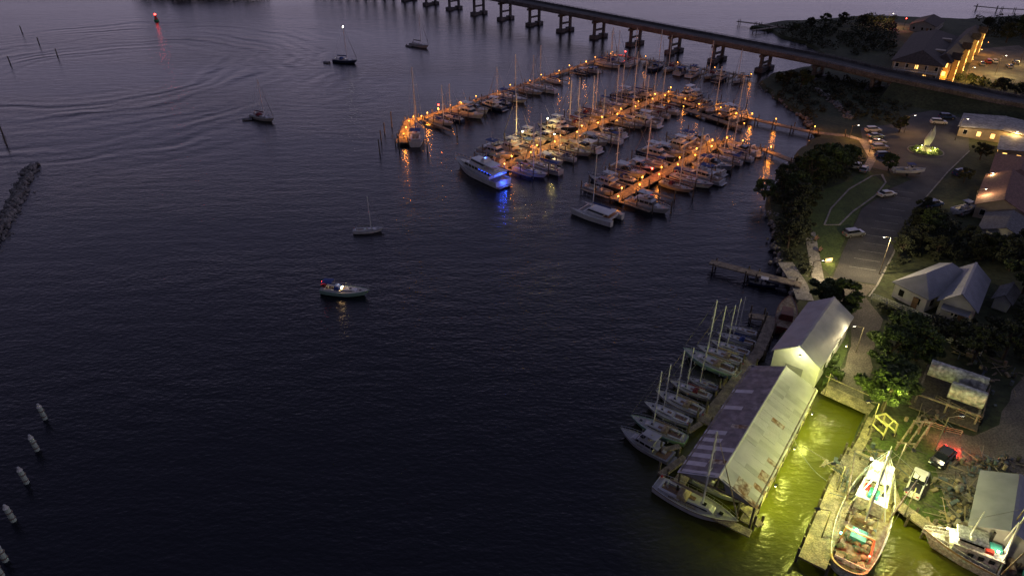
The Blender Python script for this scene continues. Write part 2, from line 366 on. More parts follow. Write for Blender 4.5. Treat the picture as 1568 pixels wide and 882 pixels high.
def bigyacht():
    mb=MB(); Ln=20; B=5.4; fb=1.8
    hw,zs=hull(mb,Ln,B,fb,white,stern=.92,rise=.5,over=.11,bul=.25,maxt=.4,p=2.4,n=18)
    X=lambda t:-Ln/2+Ln*t; z0=zs(.4)-.25
    mb.frus(X(.15),X(.74),4.2,3.0,z0,z0+.9,white,fi=.8,si=.05)
    mb.frus(X(.16),X(.7),4.0,3.1,z0+.9,z0+1.7,glass,fi=.9,si=.1)
    for i in range(7):
        for sg in(1,-1): mb.box((X(.2+.065*i),sg*(1.98-.05*i),z0+1.3),(.16,.14,.84),white)
    mb.frus(X(.06),X(.66),4.6,3.6,z0+1.7,z0+1.9,white,fi=.3,si=.05)
    mb.frus(X(.3),X(.6),3.4,2.7,z0+1.9,z0+2.5,white,fi=.4,si=.1); mb.frus(X(.31),X(.575),3.2,2.6,z0+2.5,z0+3.1,glass,fi=.6,si=.12)
    mb.frus(X(.14),X(.57),3.5,2.8,z0+3.1,z0+3.25,white,fi=.3,si=.1)
    for y in(-1.5,1.5): mb.cyl((X(.17),y,z0+1.9),(X(.17),y,z0+3.12),.06,.06,white,5)
    mb.frus(X(.3),X(.38),2.6,2.4,z0+3.25,z0+4.1,white,fi=.3,bi=.4,si=.4); mb.ball((X(.34),.8,z0+4.1),.35,white,5); mb.cyl((X(.33),0,z0+4.1),(X(.31),0,z0+6.5),.04,.02,white,5)
    mb.box((X(.1),0,z0+.04),(3,4.2,.05),teak); mb.box((-Ln/2-.5,0,.4),(1.1,4.4,.12),teak)
    mb.frus(X(.74),X(.86),1.6,1.0,zs(.8)-.25,zs(.8)+.1,cream)
    mb.box((X(.2),0,z0+2.2),(2.6,1.4,.5),white)
    for i in range(5):
        for sg in(1,-1): mb.box((X(.12+.055*i),sg*2.22,z0+1.66),(.5,.05,.05),blueb)
    mb.box((X(.055),0,z0+1.5),(.06,3.6,.1),blueb)
    rail(mb,Ln,hw,zs,.35,.99,12,.8,.03); rail(mb,Ln,lambda t:2.2,lambda t:z0+1.9,.06,.3,4,.8,.03)
    return mb
def dinghy(m=None):
    mb=MB(); Ln=3.2; m=m or greycv
    pts=[(-1.5,.65),(.5,.65),(1.2,.4),(1.5,0),(1.2,-.4),(.5,-.65),(-1.5,-.65)]
    for a,b in zip(pts,pts[1:]): mb.cyl((*a,.28),(*b,.28),.22,.22,m,6)
    mb.box((-.2,0,.15),(2.5,1.1,.08),deckm); mb.box((-1.35,0,.3),(.08,1.1,.5),m); mb.box((-1.55,0,.55),(.3,.3,.6),black); mb.box((.1,0,.35),(.3,1.1,.06),teak)
    return mb
SB=[sailboat(k=i,hm=h,cv=c,dodger=d,bimini=b).mesh('sailboat') for i,(h,c,d,b) in enumerate([(white,bluecv,True,False),(white,tancv,True,True),(navy,bluecv,True,False),(white,greycv,False,False),(cream,redcv,True,False),(white,bluecv,False,True)])]
SBL=sailboat(k=3,mh=1.22,hm=white,cv=tancv,dodger=True).mesh('sailboat')
SBG=sailboat(k=2,hm=greenh,cv=tancv).mesh('sailboat')
SBN=sailboat(k=2,hm=greenh,cv=bluecv,mast=False,bimini=True).mesh('sailboat')
CR=[cruiser(h,c,k,hd).mesh('cabin_cruiser') for h,c,k,hd in[(white,bluecv,0,False),(white,tancv,1,False),(navy,greycv,2,True),(white,greycv,3,True),(white,bluecv,5,False)]]
FB=[flybridge(h,c,k).mesh('flybridge_yacht') for h,c,k in[(white,greycv,0),(white,bluecv,1),(navy,tancv,2)]]
CC=[console(k).mesh('center_console_boat') for k in range(3)]
CAT=catamaran().mesh('catamaran'); YA=bigyacht().mesh('motor_yacht'); DG=dinghy().mesh('dinghy')
LEN={'sailboat':11,'cabin_cruiser':10,'flybridge_yacht':13,'center_console_boat':7.5,'catamaran':12,'motor_yacht':20,'dinghy':3.2}
def boat(me,bow,stern,Lf=None):
    a=G(*stern);b=G(*bow); d=b-a; nm=me.name.split('.')[0]
    s=(Lf or d.length)/LEN[nm]
    return put(nm,me,(a+b)/2,math.atan2(d.y,d.x),s)
b=boat(SB[2],(548,98),(511,95)); mb=MB(); mb.ball((.8,0,13.9),.25,whiteb,4); q=mb.obj('anchor_light'); q.parent=b
boat(SB[3],(657,75),(629,70)); boat(SB[4],(421,188),(386,180)); boat(SB[3],(589,354),(541,357)); bb=boat(SBN,(568,453),(493,447))
mb=MB(); mb.ball((-5,0,2.6),.17,redb,4); mb.box((-4.7,0,2.0),(.9,1.6,.6),redcv); mb.box((-.9,0,1.5),(.5,.9,.3),yelb); q=mb.obj('deck_gear'); q.parent=bb
point(bb,(-1.4,0,2.6),60,(1,.6,.25),.1)
for p in((500,97),(379,184),(626,72)): put('dinghy',DG,G(*p),R.uniform(0,6))
yo=boat(YA,(697,252),(771,287))
for x,y,z,P in((-5,-3.6,1.2,220),(-8,-3.3,1.3,260),(-9.5,0,3.0,160),(-3,0,5.6,160),(-10.8,0,1.1,160)): point(yo,(x,y,z),P,(.03,.1,1),.08,'blue_led_light')
boat(CAT,(882,322),(945,342))
# ---------------------------------------------------------------- docks
ZD=[.9]
def dock(name,pts,w=2.4,z=None,pil=6,hp=1.4,mat=None):
    ZD[0]+=.012; z=z if z is not None else ZD[0]; mb=MB()
    mb.part='deck'; mb.ribbon([p for p in pts],w,z,.25,mat or wood)
    mb.part='pilings'
    for a,b in zip(pts,pts[1:]):
        a=Vector(a);b=Vector(b); d=(b-a).xy; Ld=d.length; d.normalize(); n=Vector((-d.y,d.x)); k=max(1,int(Ld/pil))
        for i in range(k+1):
            p=a.xy+d*Ld*(i+.15)/(k+.3)
            for sg in(1,-1):
                q=p+n*sg*(w/2+.17); h=z+hp*R.uniform(.6,1.1)
                mb.cyl((q.x,q.y,-1.5),(q.x+R.uniform(-.05,.05),q.y,h),.17,.15,pile,6)
    return mb
def pick(big=.25,sail=.5):
    r=R.random()
    if r<sail: return R.choice(SB),R.uniform(9,12.5)
    if r<sail+big: return R.choice(FB),R.uniform(11,13.5)
    if r<.95: return R.choice(CR),R.uniform(8.5,11)
    return R.choice(CC),R.uniform(7,8)
DL=MB()
DL.box((0,0,.45),(.28,.28,.9),white); DL.frus(-.17,.17,.34,.34,.9,1.02,white,fi=.05,bi=.05,si=.05)
DL.cyl((0,0,1.02),(0,0,1.2),.15,.15,amberb,8); DL.cyl((0,0,1.2),(0,0,1.26),.17,.1,white,8)
DLm=DL.mesh('dock_light')
def docklight(p,z,P=75,c=(1,.30,.025)):
    o=put('dock_light',DLm,(p[0],p[1],z)); point(o,(0,.0,1.42),P*R.uniform(.5,1.5),c,.2); return o
def marina(a,b,w=2.4,sides=(1,-1),sp=5.2,skip=.08,lights=8,sail=.5,big=.25,name='marina_dock',fl=8.5,skipside={},P=75):
    a=Vector(a);b=Vector(b); mb=dock(name,[a,b],w); z=ZD[0]
    d=(b-a).xy; Ld=d.length; d.normalize(); n=Vector((-d.y,d.x)); rz=math.atan2(n.y,n.x)
    k=int(Ld/sp)
    for sg in sides:
        for i in range(k+1):
            p=a.xy+d*(i*sp)
            if i%2==0:
                mb.part='finger_piers'
                c=p+n*sg*(w/2+.002+fl/2); mb.box((c.x,c.y,z-.12),(fl,.85,.16),wood,rz)
                mb.part='pilings'
                for f in(.5,1.0): 
                    q=p+n*sg*(w/2+fl*f+.2)+d*.55; mb.cyl((q.x,q.y,-1.5),(q.x,q.y,R.uniform(2.4,3.6)),.16,.14,pile,6)
            else:
                q=p+n*sg*(w/2+fl+R.uniform(1,3)); mb.part='pilings'; mb.cyl((q.x,q.y,-1.5),(q.x,q.y,R.uniform(2.4,3.8)),.16,.14,pile,6)
            if i==k: continue
            if R.random()<skip: continue
            if sg in skipside and skipside[sg](i/k): continue
            me,ln=pick(big,sail); nm=me.name.split('.')[0]
            c=p+d*sp*(.55 if i%2==0 else .45)+n*sg*(w/2+.7+ln/2)
            dr=1 if R.random()<.6 else -1
            put(nm,me,(c.x,c.y,0),math.atan2(n.y*sg*dr,n.x*sg*dr)+R.uniform(-.04,.04),ln/LEN[nm])
    mb.parts(name)
    kk=max(1,int(Ld/lights))
    for i in range(kk+1):
        p=a.xy+d*Ld*i/kk+n*(.85 if i%2 else -.85)*(w/2.4); docklight(p,z,P)
    return a,b
A0=G(643,187);A1=G(932,90);B0=G(768,261);B1=G(1030,144);D0=G(940,311);D1=G(1106,221)
marina(A0,A1,sides=(-1,),sp=5.6,skip=.1,lights=9,sail=.4,big=.35,P=300)
marina(B0,B1,w=3.0,sp=5.0,skip=.06,lights=5.5,sail=.42,big=.3,P=460,skipside={-1:lambda t:t>.83})
marina(D0,D1,w=3.0,sp=5.0,skip=.06,lights=4.5,sail=.35,big=.25,P=460)
C0=G(1012,153);C1=G(1128,183)
marina(C0+Vector((1.5,-1.5,0)),C1,w=2.8,sides=(1,),sp=4.8,lights=6,sail=.5,P=360)
marina(G(938,87),G(1150,122),sides=(-1,),sp=5.5,lights=14,skip=.2,sail=.6,P=120,name='breakwater_dock',w=2.0)
marina(G(1048,172),G(1135,200),sides=(1,),sp=4.6,lights=30,skip=.05,sail=.5,P=30,fl=6)
m=dock('access_pier',[C1,G(1245,209),L(1300,209)],2.2,z=1.25); m.parts('access_pier')
m=dock('access_pier',[D1,G(1172,237),L(1222,250)],2.2,z=1.27); m.parts('access_pier')
for p in((1150,186),(1186,194),(1245,206),(1135,228),(1178,238)): docklight(G(*p),1.27,380)
m=dock('t_head_dock',[G(643,186),G(630,190),G(615,224)],3.4,pil=4); m.parts('t_head_dock')
for p in((634,189),(627,196),(623,206),(619,216)): docklight(G(*p),ZD[0],900)
boat(SB[5],(640,198),(636,226)); 
for p in((655,183),(672,178),(690,171),(705,166)): docklight(G(*p),ZD[0],500)
m=MB(); m.ribbon([G(655,190),G(690,205)],1.0,1.0,.2,wood); m.obj('finger_pier')
def light_red(p,z=2.2,P=250,c=(1,.03,.02),mt=redb,name='navigation_light'):
    mb=MB(); mb.cyl((0,0,0),(0,0,z),.08,.08,pile); mb.cyl((0,0,z),(0,0,z+.35),.2,.2,mt,8); o=mb.obj(name,p); point(o,(0,0,z+.6),P,c,.1)
light_red(G(957,88)+Vector((0,0,.9)),1.2,500); light_red(G(997,272)+Vector((0,0,1)),1.2,250)
light_red(G(672,172)+Vector((0,0,1)),1.2,120)
for p in((838,207),(800,228),(848,232)): 
    mb=MB(); mb.cyl((0,0,0),(0,0,4.0),.06,.05,alu); mb.ball((0,0,4.1),.18,whiteb,4); o=mb.obj('dock_floodlight',G(*p)+Vector((0,0,.9))); point(o,(0,0,4.5),900,(1,.72,.2),.12)
def pilings(name,pts,h=3.0,r=.18,mat=None):
    mb=MB()
    for p in pts:
        g=G(*p); mb.cyl((g.x,g.y,-1.5),(g.x+R.uniform(-.1,.1),g.y,h*R.uniform(.8,1.2)),r,r*.85,mat or pile,7)
    mb.obj(name)
pilings('mooring_pilings',[(582,236),(584,218),(589,205),(612,232),(655,233),(700,208),(600,195)],4)
pilings('mooring_pilings',[(16,98),(60,68),(88,86),(34,50),(10,222),(4,205)],3,.25)
for p in((70,641),(58,689),(42,739),(22,797),(10,858),(4,882)):
    mb=MB(); mb.cyl((0,0,-1.5),(-.15,0,2.3),.34,.3,postm,10); mb.cyl((-.15,0,2.25),(-.17,0,2.85),.36,.12,tanm,10)
    for z in(.5,1.5): mb.cyl((-.05,0,z),(-.05,0,z+.12),.38,.38,rustst,10)
    mb.obj('channel_piling',G(*p))
mb=MB(); mb.cyl((0,0,-.3),(0,0,.8),1.2,1.2,grnp,12); mb.cyl((0,0,.8),(0,0,3.0),.9,.35,redp,8); mb.ball((0,0,3.3),.45,redb,5); o=mb.obj('channel_buoy',G(240,33)); point(o,(0,0,4),6,(1,.1,.05),.1)
# ---------------------------------------------------------------- rocks
def rocks(name,fn,n,r0,r1):
    mb=MB(); R2=random.Random(5)
    for i in range(n):
        c=fn(R2); r=R2.uniform(r0,r1); o=Vector(c)
        base=[(1,0,0),(-1,0,0),(0,1,0),(0,-1,0),(0,0,1),(0,0,-1)]
        d=[Vector(b)*r*R2.uniform(.7,1.2) for b in base]+[Vector((sx,sy,sz))*r*.62*R2.uniform(.75,1.15) for sx in(-1,1) for sy in(-1,1) for sz in(-1,1)]
        fs=[]
        for X,ax in((0,0),(1,0),(2,1),(3,1),(4,2),(5,2)):
            sgn=1 if X%2==0 else -1
            ring=[j for j in range(8) if ((( j>>2)&1, (j>>1)&1, j&1)[ax]*2-1)==sgn]
            a_=(ax+1)%3;b_=(ax+2)%3
            ring.sort(key=lambda j: math.atan2(d[6+j][b_],d[6+j][a_]))
            for q in range(4): fs.append((X,6+ring[q],6+ring[(q+1)%4]))
        rot=Matrix.Rotation(R2.uniform(0,6),3,Vector((R2.random(),R2.random(),R2.random())).normalized())
        mb.add([o+rot@v for v in d],fs,rock)
    return mb.obj(name)
def bw(r):
    t=r.random(); a=G(50,255);b=G(-14,385); p=a.lerp(b,t); q=Vector((r.gauss(0,1.1),r.gauss(0,1.0),0)); p=p+q; p.z=max(-.4,.55-abs(q.x)*.5); return p
rocks('rock_breakwater',bw,620,.3,.7)
def along(pts,sp,z0):
    P=[G(*p) for p in pts]
    def fn(r):
        i=r.randrange(len(P)-1); p=P[i].lerp(P[i+1],r.random()); return Vector((p.x+r.gauss(0,sp),p.y+r.gauss(0,sp),z0+r.uniform(-.4,.4)))
    return fn
rocks('riprap_shore',along([(1182,330),(1193,365),(1196,400),(1210,425),(1226,440),(1228,458)],1.0,.5),300,.3,.6)
rocks('riprap_shore',along([(1170,128),(1190,150),(1232,178),(1250,200)],1.2,.2),160,.3,.7)
rocks('riprap_revetment',along([(1248,143),(1275,162),(1302,190)],.7,1.2),220,.3,.6)
# ---------------------------------------------------------------- terrain
shore=[(1150,44),(1186,50),(1200,60),(1235,68),(1262,86),(1240,106),(1185,116),(1166,128),(1188,150),(1230,178),(1250,200),(1252,215),(1228,232),(1215,255),(1195,275),(1178,300),(1180,330),(1192,360),(1195,390),(1198,412),(1222,436),(1228,455),(1212,485),(1200,520),(1215,560),(1258,592),(1334,630),(1318,672),(1303,700),(1350,716),(1366,765),(1425,806),(1490,836),(1560,858),(1640,878),(1760,960),(2300,1000),(2500,400),(2300,60),(1900,12),(1568,27),(1480,33),(1400,30),(1330,27),(1250,34),(1200,36)]
def smooth_poly(P,jit=.8,step=4,upto=26):
    out=[]
    for i in range(len(P)):
        a=P[i];b=P[(i+1)%len(P)]; d=(b-a).length; k=max(1,int(d/step)) if i<upto or i>=len(P)-6 else 1
        for j in range(k):
            p=a.lerp(b,j/k)
            if k>1: p=p+Vector((R.uniform(-jit,jit),R.uniform(-jit,jit),0))
            out.append(p)
    return out
def sheet(name,P,z,mat,skirt=None):
    mb=MB(); n=len(P); vs=[(p.x,p.y,z) for p in P]; mb.add(vs,[list(range(n))],mat)
    if skirt:
        ar=sum(P[i].x*P[(i+1)%n].y-P[(i+1)%n].x*P[i].y for i in range(n)); sg=1 if ar>0 else -1
        S=[]
        for i in range(n):
            d=(P[(i+1)%n]-P[i-1]).normalized(); nn=Vector((d.y,-d.x,0))*sg
            S.append([(P[i].x,P[i].y,z),(P[i].x+nn.x*skirt,P[i].y+nn.y*skirt,-.8)])
        S.append(S[0]); mb.loft(S,mat,closed=False,cap=False)
    me=mb.mesh(name)
    bm=bmesh.new(); bm.from_mesh(me); big=[f for f in bm.faces if len(f.verts)>4]; bmesh.ops.triangulate(bm,faces=big); bmesh.ops.recalc_face_normals(bm,faces=bm.faces)
    bm.to_mesh(me); bm.free()
    o=put(name,me)
    if sum(q.normal.z*q.area for q in me.polygons)<0: me.flip_normals()
    return o
sheet('terrain',smooth_poly([G(*p) for p in shore]),LZ,grass,1.4)
def patch(name,px,dz,mat,jit=.25,step=3):
    P=[L(*p,dz) for p in px]; return sheet(name,smooth_poly(P,jit,step,99),LZ+dz,mat)
patch('parking_lot',[(1318,196),(1372,190),(1398,174),(1440,168),(1482,186),(1484,232),(1450,264),(1418,300),(1376,370),(1342,436),(1275,425),(1296,372),(1320,320),(1362,290),(1396,275),(1368,264),(1330,256),(1322,225)],.02,asphalt,.1)
patch('gravel_drive',[(1341,437),(1328,455),(1352,488),(1330,560),(1322,618),(1262,592),(1292,560),(1304,500),(1284,470),(1262,430),(1276,426)],.028,gravel,.5)
patch('gravel_road',[(1585,540),(1556,600),(1530,650),(1490,668),(1440,655),(1418,690),(1425,745),(1450,800),(1500,820),(1800,860),(1800,540)],.024,gravel,.5)
patch('shipyard_ground',[(1338,634),(1420,640),(1445,655),(1432,690),(1440,745),(1456,790),(1430,804),(1368,760),(1354,714),(1308,697),(1322,672)],.032,yardg,.3)
patch('lawn',[(1240,300),(1275,285),(1330,262),(1362,285),(1318,318),(1292,372),(1272,422),(1245,400),(1236,350)],.012,lawn,.4)
patch('lawn',[(1262,592),(1292,560),(1300,520),(1296,500),(1262,575)],.036,lawn,.3)
patch('condo_parking_lot',[(1500,75),(1560,70),(1640,110),(1640,135),(1500,128),(1478,112)],.02,gravel,.3)
patch('access_road',[(1320,30),(1360,33),(1400,38),(1400,50),(1370,52),(1322,40)],.02,gravel,.3)
mb=MB()
mb.ribbon([L(1240,355),L(1245,385),L(1252,425),L(1262,440)],2.2,LZ+.06,.1,concrete); mb.obj('footpath')
mb=MB(); mb.ribbon([L(1202,402),L(1222,432),L(1233,460)],3.0,LZ+.075,.1,concrete); mb.obj('seawall_promenade')
mb=MB(); mb.ribbon([L(1300,209),L(1322,216),L(1336,242),L(1325,262)],2.0,LZ+.06,.1,concrete); mb.obj('footpath')
mb=MB()
k=[(1262,345),(1272,320),(1300,290),(1335,270),(1350,268),(1356,280),(1340,300),(1305,325),(1285,345),(1262,345)]
mb.ribbon([L(*p) for p in k],.35,LZ+.15,.15,concrete); mb.obj('kerb')
mb=MB(); mb.ribbon([L(*p) for p in[(1484,232),(1450,265),(1419,301),(1377,371),(1343,437),(1330,455)]],.3,LZ+.14,.14,concrete); mb.obj('kerb')
mb=MB(); mb.ribbon([L(*p) for p in[(1262,595),(1335,628)]],2.4,LZ+.1,.3,wood); mb.ribbon([L(*p) for p in[(1262,583),(1338,617)]],.12,LZ+1.0,.12,wood); mb.obj('boardwalk')
mb=MB()
for i in range(12):
    t=i/11; a=L(1366,292).lerp(L(1300,408),t); b=a+(L(1384,300)-L(1352,296)).normalized()*4.8; mb.ribbon([a,b],.1,LZ+.028,.004,linep)
for i in range(7):
    t=i/6; a=L(1324,200).lerp(L(1330,246),t); b=a+Vector((4.8,1.0,0)); mb.ribbon([a,b],.1,LZ+.028,.004,linep)
mb.obj('parking_markings')
# ---------------------------------------------------------------- bridge
p0=G(660,8);p1=G(1170,108); bd=(p1-p0).normalized(); bn=Vector((-bd.y,bd.x,0)); span=(p1-p0).length/10
cp=[];cz=[]
def bz(i): return 12.2-.32*(i+3)
for i in range(-6,12): 
    q=p0+bd*span*i; cp.append(q); cz.append(bz(i) if i>-3 else bz(-3))
endp=cp[-1]
tail=[(endp+bd*28,6.3),(endp+bd*60+bn*3,4.8),(endp+bd*95+bn*9,3.8),(endp+bd*150+bn*22,3.2)]
cp+= [t[0] for t in tail]; cz+=[t[1] for t in tail]
mb=MB(); mb.part='deck'; Ls,Rs=mb.ribbon(cp,10.2,0,.5,asphalt,cz)
mb.part='parapets'
for side in(1,-1):
    off=[]
    for i,c in enumerate(cp):
        d=(cp[min(len(cp)-1,i+1)]-cp[max(0,i-1)]).normalized(); off.append(c+Vector((-d.y,d.x,0))*side*5.3)
    mb.ribbon(off,.35,0,1.5,brconc,[z+.85 for z in cz])
    mb.ribbon([o_ for o_ in off],.12,0,.12,brconc,[z+1.25 for z in cz])
    mb.part='railing'
    for i in range(len(off)-1):
        n=int((off[i+1]-off[i]).length/2.5)
        for j in range(n): q=off[i].lerp(off[i+1],j/n); z=cz[i]+(cz[i+1]-cz[i])*j/n; mb.box((q.x,q.y,z+1.0),(.15,.15,.36),brconc)
    mb.part='parapets'
mb.part='girders'
for o_ in(-3.6,-1.2,1.2,3.6):
    mb.ribbon([c+bn*o_ for c in cp[:19]],.5,0,1.0,brconc,[z-.5-.004 for z in cz[:19]])
mb.part='markings'
mb.ribbon(cp,.15,0,.004,linep,[z+.008 for z in cz])
mb.part='piers'; rz=math.atan2(bn.y,bn.x)
for i in range(-6,13):
    q=p0+bd*span*i; z=(bz(i) if i>-3 else bz(-3))-1.5-.01
    mb.box((q.x,q.y,z-.5),(10,1.3,1.0),brconc,rz)
    for s_ in(-3.4,3.4):
        c=q+bn*s_; mb.box((c.x,c.y,(z-1)/2),(1.1,1.1,z-1),brconc,rz); mb.box((c.x,c.y,.5),(3.0,3.4,2.0),brconc,rz)
    mb.box((q.x,q.y,z*.48),(5.7,.7,.8),brconc,rz); mb.box((q.x,q.y,.6),(3.8,1.6,1.2),brconc,rz)
mb.parts('bridge')
mb=MB(); em=cp[17:]; ez=[z-.55 for z in cz[17:]]
S=[]
for i,c in enumerate(em):
    d=(em[min(len(em)-1,i+1)]-em[max(0,i-1)]).normalized(); n=Vector((-d.y,d.x,0))
    w=6; S.append([tuple(c+n*(w+2.2*(ez[i]-1)))[:2]+(1.0,),tuple(c+n*w)[:2]+(ez[i],),tuple(c-n*w)[:2]+(ez[i],),tuple(c-n*(w+2.2*(ez[i]-1)))[:2]+(1.0,)])
mb.loft(S[1:],grass,closed=False,cap=True); mb.obj('road_embankment')
def farpier(pts,name='fishing_pier',hp=1.2):
    m=dock(name,[G(*p) for p in pts],2.0,z=1.6,pil=7,hp=hp); m.parts(name)
farpier([(1128,38),(1160,42),(1215,50)]); farpier([(1490,14),(1530,18),(1575,20)]); farpier([(1152,52),(1195,46)])
farpier([(1086,411),(1150,428),(1224,447)],'wooden_pier',.5); boat(CC[1],(1186,441),(1152,434),5.5)
# ---------------------------------------------------------------- foliage
def leaves(v,f,cs,n,leafsz,r):
    for i in range(n):
        c,cr=cs[r.randrange(len(cs))]
        d=Vector((r.gauss(0,1),r.gauss(0,1),r.gauss(0,1))).normalized(); p=c+Vector((d.x*cr,d.y*cr,d.z*cr*.75))*r.uniform(.55,1.05)
        a=Vector((r.gauss(0,1),r.gauss(0,1),r.gauss(0,.6)+.0)).normalized(); b=a.cross(Vector((r.gauss(0,1),r.gauss(0,1),r.gauss(0,1)))).normalized()
        s=leafsz*r.uniform(.6,1.3); o=len(v)
        v+= [tuple(p+a*s),tuple(p+b*s*.6),tuple(p-a*s),tuple(p-b*s*.6)]; f.append((o,o+1,o+2,o+3))
def tree_mesh(seed,h=8,w=4.2,lm=None,n=3200):
    r=random.Random(seed); mb=MB(); lm=lm or leaf
    lean=Vector((r.uniform(-.4,.4),r.uniform(-.4,.4),0)); top=Vector((0,0,h*.55))+lean
    mb.cyl((0,0,-.3),(lean.x*.3,lean.y*.3,h*.25),.32,.24,bark,7); mb.cyl((lean.x*.3,lean.y*.3,h*.25),top,.24,.12,bark,6)
    cs=[]
    for i in range(26):
        a=r.uniform(0,6.28); zz=r.random()**.8; rr=w*math.sin(math.pi*(.18+.72*zz))*r.uniform(.35,1.0)
        c=Vector((math.cos(a)*rr,math.sin(a)*rr,h*(.3+.62*zz)))+lean; cr=r.uniform(.55,1.25)*w/4.2
        cs.append((c,cr))
        if i<12: mb.cyl(Vector((lean.x*.5,lean.y*.5,h*r.uniform(.22,.5))),c,.1,.03,bark,4)
    v=[];f=[]; leaves(v,f,cs,n,.27,r); mb.add(v,f,lm)
    return mb.mesh('tree')
TR=[tree_mesh(i,lm=leaf if i%2 else leaf2) for i in range(5)]
TRG=[tree_mesh(20+i,lm=leaf,h=7.5,w=4.2,n=5200) for i in range(2)]
def tree(px,py,h,me=None,name='deciduous_tree',w=1):
    me=me or R.choice(TR); s=h/8; return put(name,me,L(px,py,-.05),R.uniform(0,6.28),(s*w,s*w,s))
for t in [(1213,312,8),(1236,292,10),(1258,280,10),(1200,290,6.5),(1275,268,8),(1228,330,8),(1212,352,7),(1206,380,6.5),(1222,372,6),(1292,262,7),(1247,262,7),(1205,132,6),(1225,138,7),(1190,127,4),(1240,46,6),(1262,40,6),(1290,38,6),(1320,42,6),(1218,50,4),(1376,204,5.5),(1360,262,5),
  (1540,66,9),(1565,60,11),(1585,50,12),(1510,46,6),(1500,245,5),(1545,415,8),(1575,405,8),(1405,385,6),(1418,358,6),(1400,352,5),(1480,380,5),(1565,450,8),(1520,400,6),(1500,400,6),(1590,480,9),(1375,395,5),(1410,330,4.5),(1475,280,4),(1430,395,5),
  (1490,555,7),(1535,550,7),(1515,530,6),(1458,532,5.5),(1418,535,6.5),(1575,520,7),(1530,146,6),(1560,155,6),(1485,150,5),(1500,160,4)]:
    tree(*t)
for t in [(1286,480,7.5),(1266,474,6.5),(1382,548,8.5),(1358,560,7.2),(1350,630,8),(1374,612,7.2),(1402,552,7)]: tree(*t,me=R.choice(TRG),w=1.15)
tree(1170,305,5,name='leaning_tree',w=1.3)
def scrub(name,poly,n,h=1.4,rr=1.6,lm=None,ls=.3,per=45,seed=1,z=LZ):
    r=random.Random(seed); P=[G(*p,z) for p in poly]; xs=[p.x for p in P];ys=[p.y for p in P]; mb=MB(); cs=[]
    def inside(x,y):
        c=False;j=len(P)-1
        for i in range(len(P)):
            if (P[i].y>y)!=(P[j].y>y) and x<(P[j].x-P[i].x)*(y-P[i].y)/(P[j].y-P[i].y)+P[i].x: c=not c
            j=i
        return c
    t=0
    while len(cs)<n and t<n*50:
        t+=1; x=r.uniform(min(xs),max(xs)); y=r.uniform(min(ys),max(ys))
        if inside(x,y): q=r.uniform(.5,1)*rr; cs.append((Vector((x,y,z+r.uniform(.2,.8)*h)),q))
    v=[];f=[]; leaves(v,f,cs,per*len(cs),ls,r); mb.add(v,f,lm or leaf2); return mb.obj(name)
scrub('shrub_mass',[(1190,46),(1330,28),(1375,34),(1365,90),(1300,85),(1262,78),(1200,58)],230,3,2.6,ls=.45,per=45)
scrub('shrub_mass',[(1180,118),(1245,108),(1330,130),(1400,160),(1360,190),(1310,185),(1270,160),(1250,190),(1195,150)],220,1.2,1.6,ls=.35,per=40,seed=2)
scrub('shrub_mass',[(1200,260),(1260,240),(1310,235),(1320,258),(1270,285),(1235,300),(1236,390),(1240,420),(1205,405),(1190,360),(1182,310)],170,1.6,1.7,per=60,seed=3)
scrub('shrub_mass',[(1400,320),(1450,330),(1490,375),(1568,385),(1568,410),(1500,400),(1380,400),(1352,430),(1375,380)],140,1.5,1.8,seed=4)
scrub('shrub_mass',[(1255,565),(1268,540),(1300,560),(1280,590)],18,.7,.9,lm=leaf,seed=5)
scrub('shrub_mass',[(1490,40),(1640,30),(1640,60),(1510,62)],110,5,3,ls=.5,seed=6)
scrub('hedge',[(1460,122),(1480,116),(1530,125),(1568,130),(1568,140),(1500,135)],50,1.2,1.2,lm=leaf,seed=7)
scrub('shrub_mass',[(1390,150),(1460,150),(1568,175),(1568,168),(1440,138)],60,1.5,1.5,seed=8)
scrub('hedge',[(1348,470),(1440,510),(1436,520),(1345,480)],30,.8,.9,seed=9)
scrub('distant_tree_line',[(200,-16),(380,-14),(420,-10),(260,-6)],150,7,5,ls=.9,seed=10)
scrub('shrub_mass',[(1545,470),(1600,470),(1600,560),(1560,560)],40,2,2,seed=12)
# ---------------------------------------------------------------- buildings
def rect(p0,p1,p2,z):
    a,b,c=G(*p0,z),G(*p1,z),G(*p2,z); u=(b-a); Ly=u.length; u.normalize(); w=(c-a)-u*(c-a).dot(u); W=w.length
    ctr=a+u*Ly/2+w/2; ctr.z=0; return ctr,math.atan2(u.y,u.x)-math.pi/2,Ly,W
def slab(mb,q,mat,t=.12):
    q=[Vector(p) for p in q]; mb.add(q+[p-Vector((0,0,t)) for p in q],[list(range(len(q))),list(range(len(q),2*len(q)))[::-1]]+[(i,i+len(q),(i+1)%len(q)+len(q),(i+1)%len(q)) for i in range(len(q))],mat)
def windows(mb,W,Ly,z0,hs,storeys=1,lit=.1,sp=3.0):
    r=R
    for s_ in range(storeys):
        zc=z0+1.5+s_*hs
        for sg in(1,-1):
            n=max(1,int(Ly/sp))
            for i in range(n):
                y=-Ly/2+Ly*(i+.5)/n; mb.part='window_frames'; mb.box((sg*W/2,y,zc),(.1,1.15,1.45),siding)
                mb.part='windows'; mb.box((sg*W/2,y,zc),(.14,.95,1.25),litwin if r.random()<lit else glass)
            n=max(1,int(W/sp))
            for i in range(n):
                x=-W/2+W*(i+.5)/n; mb.part='window_frames'; mb.box((x,sg*Ly/2,zc),(1.15,.1,1.45),siding)
                mb.part='windows'; mb.box((x,sg*Ly/2,zc),(.95,.14,1.25),litwin if r.random()<lit else glass)
    mb.part='door'; mb.box((W*.2,-Ly/2-.02,z0+1.0),(1.0,.2,2.05),teak)
